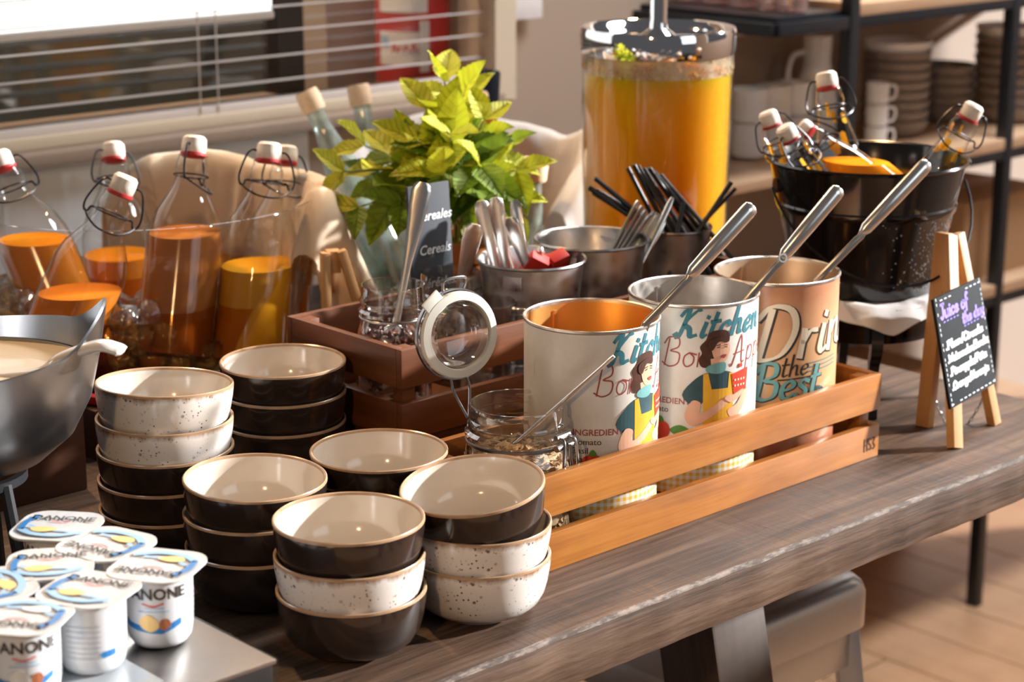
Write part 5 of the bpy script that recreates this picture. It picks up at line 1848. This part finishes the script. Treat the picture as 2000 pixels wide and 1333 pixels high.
def bottle_meshes(f=1.0):
    g = MB().lathe(slim(bot_prof, f), 40).mesh('glass', M_GLASS)
    s = MB().lathe([(0, .2405), (.0125, .2405), (.0142, .2425), (.0146, .250), (.0140, .2580), (.0110, .2612), (0, .2620)], 28).mesh('stopper', M_STOPPER)
    r = MB().lathe([(0, .2365), (.0125, .2365), (.0150, .2380), (.0150, .2412), (0, .2414)], 28).mesh('seal', M_REDRUB)
    w = MB()
    for k in (-1, 1):
        w.tube(smooth_line([(k * .0135, 0, .250), (k * .020, 0, .2505), (k * .026, -.001, .243), (k * .0325, -.003, .222), (k * .0315, -.004, .2105), (k * .0270, -.003, .2085), (k * .0245, -.001, .2145), (k * .0205, 0, .2150)], 4), .00125, 7)
    w.tube(smooth_line([(-.0300, -.003, .210), (-.024, -.014, .203), (-.010, -.0235, .1965), (.010, -.0235, .1965), (.024, -.014, .203), (.0300, -.003, .210)], 5), .00115, 7)
    w.tube([(.0198 * math.cos(a), .0198 * math.sin(a), .2150) for a in [i * PI / 12 for i in range(24)]], .0010, 6, True)
    return g, s, r, w.mesh('wire_bail', M_WIRE)


BME, BMS = bottle_meshes(), bottle_meshes(0.45)


def liquid_mesh(mx, lvl_frac, mat, f=1.0):
    """juice inside the bottle, cut level with the ground; lvl_frac of bottle length along its axis"""
    prof = [(0, .004)] + [(r - .0018, max(z, .0045)) for r, z in slim(bot_prof, f)[1:12]] + [(0, .212)]
    bm = bmesh.new()
    mb = MB().lathe(prof, 36)
    vs = [bm.verts.new(v) for v in mb.v]
    for f in mb.f:
        try:
            bm.faces.new([vs[i] for i in f])
        except ValueError:
            pass
    up = mx.to_3x3().inverted() @ Vector((0, 0, 1))
    up.normalize()
    res = bmesh.ops.bisect_plane(bm, geom=bm.verts[:] + bm.edges[:] + bm.faces[:], plane_co=(0, 0, lvl_frac), plane_no=up, clear_outer=True)
    ed = [e for e in bm.edges if e.is_boundary]
    if ed:
        bmesh.ops.contextual_create(bm, geom=ed)
    me = bpy.data.meshes.new('juice')
    bm.to_mesh(me)
    bm.free()
    me.materials.append(mat)
    me.polygons.foreach_set('use_smooth', [True] * len(me.polygons))
    me.set_sharp_from_angle(angle=R(38))
    return me


def swing_bottle(label, tip, low, level, mat, twist=0.0, s=1.0, group=None, smear=None, f=1.0):
    tip, low = Vector(tip), Vector(low)
    z = (tip - low).normalized()
    base = tip - z * (BH * s)
    q = z.to_track_quat('Z', 'Y').to_matrix().to_4x4()
    # turn so that the front of the wire looks at the camera
    fr_ = q.to_3x3().inverted() @ (Vector((0, 0, CAMH)) - tip)
    a = math.atan2(fr_.y, fr_.x) + PI / 2
    mx = Matrix.Translation(base) @ q @ Matrix.Rotation(a + twist, 4, 'Z')
    o = root('swing_top_bottle', (0, 0, 0), label, 'bottle', group=group, mx=mx @ Matrix.Diagonal((s, s, s, 1)))
    for nm, me in zip(('glass', 'stopper', 'seal', 'wire_bail'), BME if f == 1.0 else BMS):
        link_mesh(nm, me, o)
    if level:
        link_mesh('juice', liquid_mesh(mx, level, mat), o)
    if smear:
        rnd = random.Random(int(tip.x * 1e4))
        sm_ = MB()
        for _ in range(9):
            a0, z0 = rnd.uniform(0, 6.3), rnd.uniform(.150, .225)

            def rr(z):
                for (ra, za), (rb_, zb_) in zip(slim(bot_prof, f), slim(bot_prof, f)[1:]):
                    if za <= z <= zb_ and zb_ > za:
                        return ra + (rb_ - ra) * (z - za) / (zb_ - za) - .0007
                return .017
            wdt, hgt = rnd.uniform(.2, .55), rnd.uniform(.008, .026)
            sm_.grid(lambda u, v: ((lambda zz, aa: (rr(zz) * math.cos(aa), rr(zz) * math.sin(aa), zz))(min(.231, z0 + hgt * (v - .5) * (1 - .6 * abs(u - .5))), a0 + wdt * (u - .5))), 6, 5)
        sm_.build('juice_smear', M_JYELLOW, o)['kind'] = 'stuff'
    return o


# ------------------------------------------------------------------ clear ice tub with juice bottles
TC = Vector((-0.445, 2.325, TT)); TZ0, TZ1, TR1, TR0 = 0.060, 0.250, 0.218, 0.182
tr_ = root('tub_riser', W(*uv(TC), 0), 'dark wooden riser under the clear ice tub', 'riser', TA)
MB().box((0, 0, .029), (.36, .36, .058), bev=.002).build('body', M_DARKBOX, tr_)


def tub(name, label, c, z0, z1, r0, r1):
    o = root(name, (c.x, c.y, TT), label, 'ice tub')
    prof = [(0, z0), (r0 * .9, z0), (r0, z0 + .012), (r0 + (r1 - r0) * .5, (z0 + z1) / 2), (r1, z1 - .002), (r1 - .001, z1), (r1 - .005, z1), (r1 - .006, z1 - .004), (r0 + (r1 - r0) * .5 - .005, (z0 + z1) / 2), (r0 - .005, z0 + .016), (r0 * .88, z0 + .006), (0, z0 + .006)]
    MB().lathe(prof, 96).build('shell', M_TUB, o)
    return o


tub('ice_tub', 'large clear ice tub holding the swing top juice bottles', TC, TZ0, TZ1, TR0, TR1)
GI = 'juice bottles in the ice tub'
B3 = swing_bottle('amber juice bottle standing upright in the centre of the ice tub', atd(381, 265, 2.31), atd(352, 560, 2.30), .150, M_JAMBER, 1.2, 1.0, GI)
swing_bottle('yellow juice bottle at the right side of the ice tub', atd(527, 277, 2.32), atd(500, 560, 2.32), .118, M_JYELLOW, .2, 1.0, GI)
swing_bottle('orange juice bottle leaning right at the front of the ice tub', atd(249, 342, 2.23), atd(160, 560, 2.24), .120, M_JDEEP, .1, 1.0, GI)
swing_bottle('orange juice bottle leaning left at the left picture edge', atd(-6, 296, 2.36), atd(78, 500, 2.36), .150, M_JCARROT, .1, 1.0, GI)
swing_bottle('swing bottle behind the one leaning right, only its neck showing', atd(220, 278, 2.48), atd(232, 500, 2.46), .120, M_JCARROT, .5, 1.0, GI)
swing_bottle('swing bottle half hidden behind the yellow juice bottle', atd(560, 284, 2.46), atd(545, 500, 2.45), .115, M_JYELLOW, .5, 1.0, GI)
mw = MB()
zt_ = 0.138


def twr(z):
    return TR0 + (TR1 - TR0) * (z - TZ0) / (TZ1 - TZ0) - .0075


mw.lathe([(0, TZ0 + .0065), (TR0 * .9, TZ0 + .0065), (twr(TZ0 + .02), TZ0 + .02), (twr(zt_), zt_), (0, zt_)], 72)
mwo = mw.build('glow_tinted_water', thin_glass('juice_glow_tint', (0.90, 0.70, 0.42), (0.72, 0.45, 0.18), .012, .35, .05, 3.5))  # added water, its amber colour stands for light glowing through the juice
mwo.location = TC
tag(mwo, 'added water tinted with the amber glow of the juice in the ice tub', 'water')
rnd = random.Random(21)
ice_me = []
for k in range(4):
    bm = bmesh.new()
    bmesh.ops.create_cube(bm, size=1)
    for v in bm.verts:
        v.co += Vector((rnd.uniform(-.12, .12), rnd.uniform(-.12, .12), rnd.uniform(-.12, .12)))
    bmesh.ops.bevel(bm, geom=bm.edges[:], offset=.14, segments=2, affect='EDGES')
    me = bpy.data.meshes.new('ice_cube')
    bm.to_mesh(me)
    bm.free()
    me.materials.append(M_ICE)
    me.polygons.foreach_set('use_smooth', [True] * len(me.polygons))
    ice_me.append(me)
n_ice = 0
placed = []
for _ in range(2600):
    if n_ice >= 72:
        break
    a = rnd.uniform(PI * .95, PI * 2.15)
    q = rnd.uniform(.45, .97) * (TR0 - .02)
    lay = n_ice // 24
    p = Vector((TC.x + q * math.cos(a), TC.y + q * math.sin(a), TT + TZ0 + .024 + lay * .026))
    if any((p - x).length < .029 for x in placed):
        continue
    if any(math.hypot(p.x - bx_, p.y - by_) < .046 for bx_, by_ in ((-.385, 2.235), (-.30, 2.25), (-.505, 2.19))) and rnd.random() < .9:
        continue
    placed.append(p)
    o = link_mesh('ice_cube', ice_me[n_ice % 4])
    o.location = p
    o.rotation_euler = (rnd.uniform(0, 3), rnd.uniform(0, 3), rnd.uniform(0, 3))
    s = rnd.uniform(.024, .031)
    o.scale = (s, s, s)
    tag(o, 'clear ice cube among the bottles in the ice tub', 'ice cube', 'ice cubes in the ice tub')
    n_ice += 1


def draped(name, label, c, r, z1, a0, a1, inner, outer, mat, seed, amp=.014, peak=.02, na=70, fold=9.0):
    mb = MB()

    def fn(s, t, lift=0.0):
        a = a0 + (a1 - a0) * s
        w = mnoise.noise(Vector((s * fold, seed, 0))) * amp + mnoise.noise(Vector((s * fold * 2.7, seed + 5, t * 2))) * amp * .5
        up = peak * (.5 + .5 * mnoise.noise(Vector((s * fold * .6, seed + 9, 0))))
        edge = min(1.0, min(s, 1 - s) * 8)
        if t < .45:
            k = t / .45
            rr, z = r - .014 - .016 * (1 - k) + w * .7 - abs(w) * .6, z1 - inner * (1 - k) + up * k * edge
        elif t < .62:
            k = (t - .45) / .17
            ang = PI * (1 - k)
            rr, z = r + .004 + .018 * math.cos(ang) * -1 * -1 + w * .6, z1 + up * edge + .016 * math.sin(ang)
        else:
            k = (t - .62) / .38
            rr = r + .022 + (.014 + .030 * abs(math.sin(fold * 1.7 * s + seed))) * k + w
            z = z1 + up * edge * (1 - k) - outer * (.45 + .55 * abs(math.sin(2.3 * s + seed))) * k
        z -= .05 * (1 - edge) ** 2
        rr += lift
        return (c.x + rr * math.cos(a), c.y + rr * math.sin(a), TT + z + lift)
    mb.grid(lambda s, t: fn(s, t), na, 34)
    mb.grid(lambda s, t: fn(1 - s, t, .0012), na, 34)
    o = mb.build(name, mat, None, True, 80)
    return tag(o, label, 'napkin')


draped('cloth_napkin', 'beige cloth napkin draped over the back and right rim of the ice tub', TC, TR1, TZ1 - .022, R(-22), R(112), .10, .13, M_CLOTHB, 3.3, .018, .03)
rsp = at(188, 746, 0.085)
rp = root('red_scoop', (rsp.x, rsp.y, TT + .0585), 'small red plastic scoop handle beside the ice tub', 'scoop', R(-20))
MB().box((-.012, 0, .006), (.05, .013, .010), bev=.003).build('handle', M_REDRUB, rp)
MB().box((-.055, 0, .010), (.05, .034, .016), bev=.005).build('blade', M_REDRUB, rp)

# ------------------------------------------------------------------ second clear tub: water bottles, corks, white cloth
T2C = Vector((-0.055, 2.83, TT)); T2R = 0.165
tub('ice_tub', 'clear tub with white cloth behind the mint plant', T2C, 0.0, 0.185, T2R * .86, T2R)
draped('cloth_napkin', 'white cloth napkin bunched over the rim of the rear tub', T2C, T2R, .185, R(-48), R(215), .10, .12, M_CLOTHW, 7.7, .020, .055, 110, 12.0)


def tall_bottle(label, tip, low, mat, L=.31, rad=.036, cap=M_CORK, neck=.0125, capr=.0165, caph=.03):
    tip, low = Vector(tip), Vector(low)
    z = (tip - low).normalized()
    base = tip - z * L
    o = root('glass_bottle', (0, 0, 0), label, 'bottle', mx=axis_mx(base, tip))
    pr_ = [(0, 0), (rad * .9, 0), (rad, .01), (rad, L * .42), (rad * .92, L * .50), (rad * .68, L * .62), (neck * 1.25, L * .76), (neck, L * .84), (neck, L - caph * .8)]
    MB().lathe(pr_, 36).build('glass', mat, o)
    MB().lathe([(0, L - caph), (capr * .94, L - caph), (capr, L - caph * .9), (capr, L - .004), (capr * .9, L), (0, L)], 24).build('cork', cap, o)
    return o


tall_bottle('green tinted water bottle with pale cap leaning farthest left', atd(597, 178, 2.72), atd(668, 330, 2.735), M_GREENGLASS)
tall_bottle('green tinted water bottle with pale cap just left of the mint', atd(699, 166, 2.86), atd(728, 330, 2.87), M_GREENGLASS)
M_AMBERG = plain('amber_bottle_glass', (0.42, 0.13, 0.01), .1, coat=.5)
M_DARKG = plain('dark_foil', (0.02, 0.028, 0.045), .25, .6, bump=.6, bscale=120)
tall_bottle('amber bottle with a bright cork rising behind the mint', atd(930, 180, 2.84), atd(938, 330, 2.84), M_AMBERG, .30, .036, M_CORK, .0125, .0170)
tall_bottle('bottle with crumpled dark foil neck behind the mint', atd(957, 138, 2.95), atd(946, 330, 2.95), M_AMBERG, .31, .036, M_DARKG, .0125, .0160, .07)
tall_bottle('grey green corked bottle leaning right in front of the white cloth', atd(1046, 310, 2.73), atd(1030, 440, 2.75), M_GREENGLASS, .24, .032, M_CORK, .0130, .0185)

# ------------------------------------------------------------------ potted mint
mp = atd(905, 462, 2.46)
mz = mp.z - TT
mint = root('potted_mint', (mp.x, mp.y, TT), 'bright green mint plant in a terracotta pot behind the jars', 'plant')
pr0 = .046
MB().lathe([(0, 0), (pr0 * .72, 0), (pr0 * .95, mz * .86), (pr0 * 1.05, mz * .865), (pr0 * 1.06, mz), (pr0 * .98, mz), (pr0 * .9, mz * .9), (0, mz * .9)], 40).build('pot', M_TERRA, mint)
MB().lathe([(0, mz * .93), (pr0 * .93, mz * .92)], 28).build('soil', M_SOIL, mint)


def leaf_mesh(mat, curl, seed):
    rnd_ = random.Random(seed)
    mb = MB()
    nu, nv = 23, 7
    P = []
    for i in range(nu):
        t = i / (nu - 1)
        w = .30 * math.sin(PI * t ** .80) ** .85 * (1 - .18 * t)
        if 0 < i < nu - 1:
            w *= 1 + (.055 if i % 2 else -.055)
        for j in range(nv):
            s = (j - (nv - 1) / 2) / ((nv - 1) / 2)
            z = .16 * abs(s) * w * 2.4 - curl * t * t + .018 * math.sin(9 * t + 2 * abs(s)) * abs(s) + .012 * math.sin(16 * t)
            P.append((t, s * w, z))
    F = [(i * nv + j, (i + 1) * nv + j, (i + 1) * nv + j + 1, i * nv + j + 1) for i in range(nu - 1) for j in range(nv - 1)]
    mb.add(P, F)
    return mb.mesh('leaf', mat, True, 60)


LM = [[leaf_mesh(m, c, i) for i, c in enumerate((.10, .28, -.08))] for m in M_LEAF]
sprigs = [(868, 160, 2.42, 1.1), (838, 215, 2.40, .95), (712, 285, 2.42, .85), (672, 335, 2.38, .85), (700, 405, 2.36, .9), (765, 310, 2.42, .9), (815, 275, 2.38, 1.0), (880, 265, 2.35, 1.0),
          (945, 235, 2.43, .95), (985, 290, 2.44, .9), (1008, 335, 2.40, .9), (935, 325, 2.35, 1.0), (785, 395, 2.36, .9), (995, 420, 2.42, .8), (862, 345, 2.34, 1.0), (905, 200, 2.46, .95), (740, 350, 2.44, .85), (955, 380, 2.36, .8)]
rnd = random.Random(17)
origin = Vector((mp.x, mp.y, TT + mz * .93))
toc = Vector((0, -1, .25)).normalized()
for si, (px, py, dep, sz) in enumerate(sprigs):
    tip = atd(px, py, dep)
    o0 = origin + Vector((rnd.uniform(-.02, .02), rnd.uniform(-.015, .015), 0))
    m_ = o0.lerp(tip, .5) + Vector((0, 0, .035 + .02 * rnd.random()))
    path = smooth_line([o0, o0.lerp(m_, .5) + Vector((0, 0, .015)), m_, tip], 6)
    inv_ = Vector((mint.location))
    n = len(path)
    MB().tube([p - inv_ for p in path], [.0022 - .0012 * i / n for i in range(n)], 6).build('stem', M_STEM, mint)
    nodes = [(.45, .80), (.64, 1.0), (.82, 1.0), (1.0, .80)]
    for ni, (f, ls) in enumerate(nodes):
        i = min(n - 1, int(f * (n - 1)))
        p = path[i]
        tdir = (path[min(i + 1, n - 1)] - path[max(i - 1, 0)]).normalized()
        ref = tdir.cross(Vector((.3, 1, .2))).normalized()
        ref2 = tdir.cross(ref).normalized()
        a = ni * PI / 2 + si * .7
        for k in (0, 1):
            out = ref * math.cos(a + k * PI) + ref2 * math.sin(a + k * PI)
            rise_ = .25 + .9 * f ** 3
            d = (out + tdir * rise_ + Vector((0, 0, -.15)) + Vector((rnd.uniform(-.2, .2), rnd.uniform(-.2, .2), rnd.uniform(-.1, .2)))).normalized()
            up = (Vector((0, 0, 1)) + toc * .8)
            zax = (up - d * up.dot(d)).normalized()
            yax = zax.cross(d)
            L = .074 * sz * ls * rnd.uniform(.82, 1.12)
            mx = Matrix((d, yax, zax)).transposed().to_4x4()
            mx.translation = p - inv_
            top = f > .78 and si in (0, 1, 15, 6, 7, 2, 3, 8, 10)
            mi = 1 if (top or rnd.random() < .30) else (2 if (f < .5 or rnd.random() < .25) else 0)  # tips take the lit colour, low leaves the shaded one, some at random
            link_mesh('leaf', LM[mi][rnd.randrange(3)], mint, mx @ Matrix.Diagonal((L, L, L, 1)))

# ------------------------------------------------------------------ black bucket on its stand
KC = atd(1694, 305, 2.345)
kr = 199 / FPX * 2.345
KZ0, KZ1 = 0.140, KC.z - TT
kb = root('black_bucket', (KC.x, KC.y, TT + KZ0), 'glossy black enamel bucket of small juice bottles', 'bucket', .2)
kh = KZ1 - KZ0
rb = kr * .70


def krad(t):
    return rb + (kr * .965 - rb) * t


MB().lathe([(0, .004), (rb - .003, .004), (rb, 0), (krad(.03), kh * .03), (krad(.60), kh * .60), (krad(.615) + .002, kh * .615), (krad(.66) + .002, kh * .66), (krad(.675), kh * .675), (krad(.96), kh * .965), (kr * .99, kh * .97), (kr, kh * .985), (kr * .99, kh), (kr * .962, kh * .99), (krad(.9) - .002, kh * .9), (krad(.1) - .002, kh * .1), (rb - .004, .007), (0, .007)], 72).build('shell', M_BLACK, kb)
hp = [(kr * 1.0 * math.cos(a), -.012 - kr * 1.0 * math.sin(a) * .98, kh * .80 - math.sin(a) * kh * .62) for a in [PI * i / 20 for i in range(21)]]
MB().tube(hp, .0016, 7).build('bail_handle', M_WIRE, kb)
for s in (-1, 1):
    MB().lathe([(0, -.003), (.009, -.003), (.009, .003), (0, .003)], 16, mx=Matrix.Translation((s * krad(.82) * 1.0, 0, kh * .80)) @ Matrix.Rotation(PI / 2, 4, 'Y')).build('ear', M_BLACK, kb)
dm = MB()
rnd = random.Random(4)
for _ in range(300):
    a = rnd.gauss(R(-52), .33)
    t = rnd.uniform(.05, .62)
    s = rnd.uniform(.0004, .0012)
    q = krad(t) + s * .2
    dm.lathe([(0, -s), (s * .8, -s * .6), (s, 0), (s * .8, s * .6), (0, s)], 6, mx=Matrix.Translation((q * math.cos(a), q * math.sin(a), kh * t)) @ Matrix.Diagonal((.7, .7, 1, 1)))
dm.build('water_drops', plain('water_bead', (.55, .58, .62), .05, 0, spec=1.0), kb)['kind'] = 'stuff'
sd_ = root('bucket_stand', (KC.x, KC.y, TT), 'black four legged stand under the black bucket', 'stand', TA + R(4))
MB().lathe([(0, KZ0 - .014), (kr * .86, KZ0 - .014), (kr * .88, KZ0 - .011), (kr * .88, KZ0 - .006), (0, KZ0 - .006)], 56).build('top_plate', M_BLACK, sd_)
MB().lathe([(kr * .72, KZ0 - .050), (kr * .76, KZ0 - .050), (kr * .76, KZ0 - .014), (kr * .72, KZ0 - .014)], 56, closed=True).build('apron_ring', M_BLACK, sd_)
for k in range(4):
    a = PI / 4 + k * PI / 2
    c_, s_ = math.cos(a), math.sin(a)
    MB().tube(smooth_line([(kr * .80 * c_, kr * .80 * s_, KZ0 - .004), (kr * .80 * c_, kr * .80 * s_, KZ0 * .62), (kr * .72 * c_, kr * .72 * s_, KZ0 * .42), (kr * .78 * c_, kr * .78 * s_, 0)], 5), [(.011 - .004 * i / 15, .011 - .004 * i / 15) for i in range(16)], 4).build('leg', M_BLACK, sd_)
nk = MB()


def napk(s, t):
    x, y = (s - .5) * 2, (t - .5) * 2
    n_ = mnoise.noise(Vector((x * 2.4, y * 2.4, 4)))
    r_ = max(abs(x), abs(y))
    a_ = math.atan2(y, x)
    q = kr * 1.00 * r_ * (1 + .06 * math.cos(4 * a_ + .6))
    lift = (.012 * max(0, n_) + .018 * max(0, math.sin(3 * a_ + 1.1)) * (1 if q > rb + .006 else 0) * max(0, (q - rb - .006) / .03)) if q > rb else 0
    drop = max(0, q - kr * .87) * 1.5
    return (KC.x + q * math.cos(a_), KC.y + q * math.sin(a_), TT + KZ0 - .0045 + min(lift, .022) - drop)


nk.grid(napk, 41, 41)
nk.grid(lambda s, t: (lambda p: (p[0], p[1], p[2] + .0012))(napk(1 - s, t)), 41, 41)
tag(nk.build('folded_napkin', M_CLOTHW, None, True, 80), 'white napkin spread under the black bucket on its stand', 'napkin')
GB = 'small juice bottles in the black bucket'


def bucket_bottle(label, tip, bx_, by_, bz_, level, mat, twist, smear=True):
    base = Vector((KC.x + bx_, KC.y + by_, TT + KZ0 + bz_))
    L = (Vector(tip) - base).length
    return swing_bottle(label, tip, base, level, mat, twist, L / BH, GB, smear, 0.45)


bucket_bottle('small swing bottle leaning left at the far left of the black bucket', atd(1497, 217, 2.345), -.036, .012, .012, .05, M_JORANGE, .3)
bucket_bottle('small swing bottle leaning steeply left over the bucket front rim', atd(1530, 246, 2.30), .004, -.020, .016, .05, M_JORANGE, .9)
bucket_bottle('small swing bottle lying back with orange juice level at the rim', atd(1562, 243, 2.41), .074, .000, .070, .170, M_JCARROT, .6, None)
bucket_bottle('small swing bottle standing tallest at the back of the black bucket', atd(1612, 140, 2.43), .000, .045, .012, .05, M_JORANGE, .2)
bucket_bottle('small swing bottle leaning right in the black bucket', atd(1906, 203, 2.34), .030, .026, .012, .05, M_JORANGE, .2)
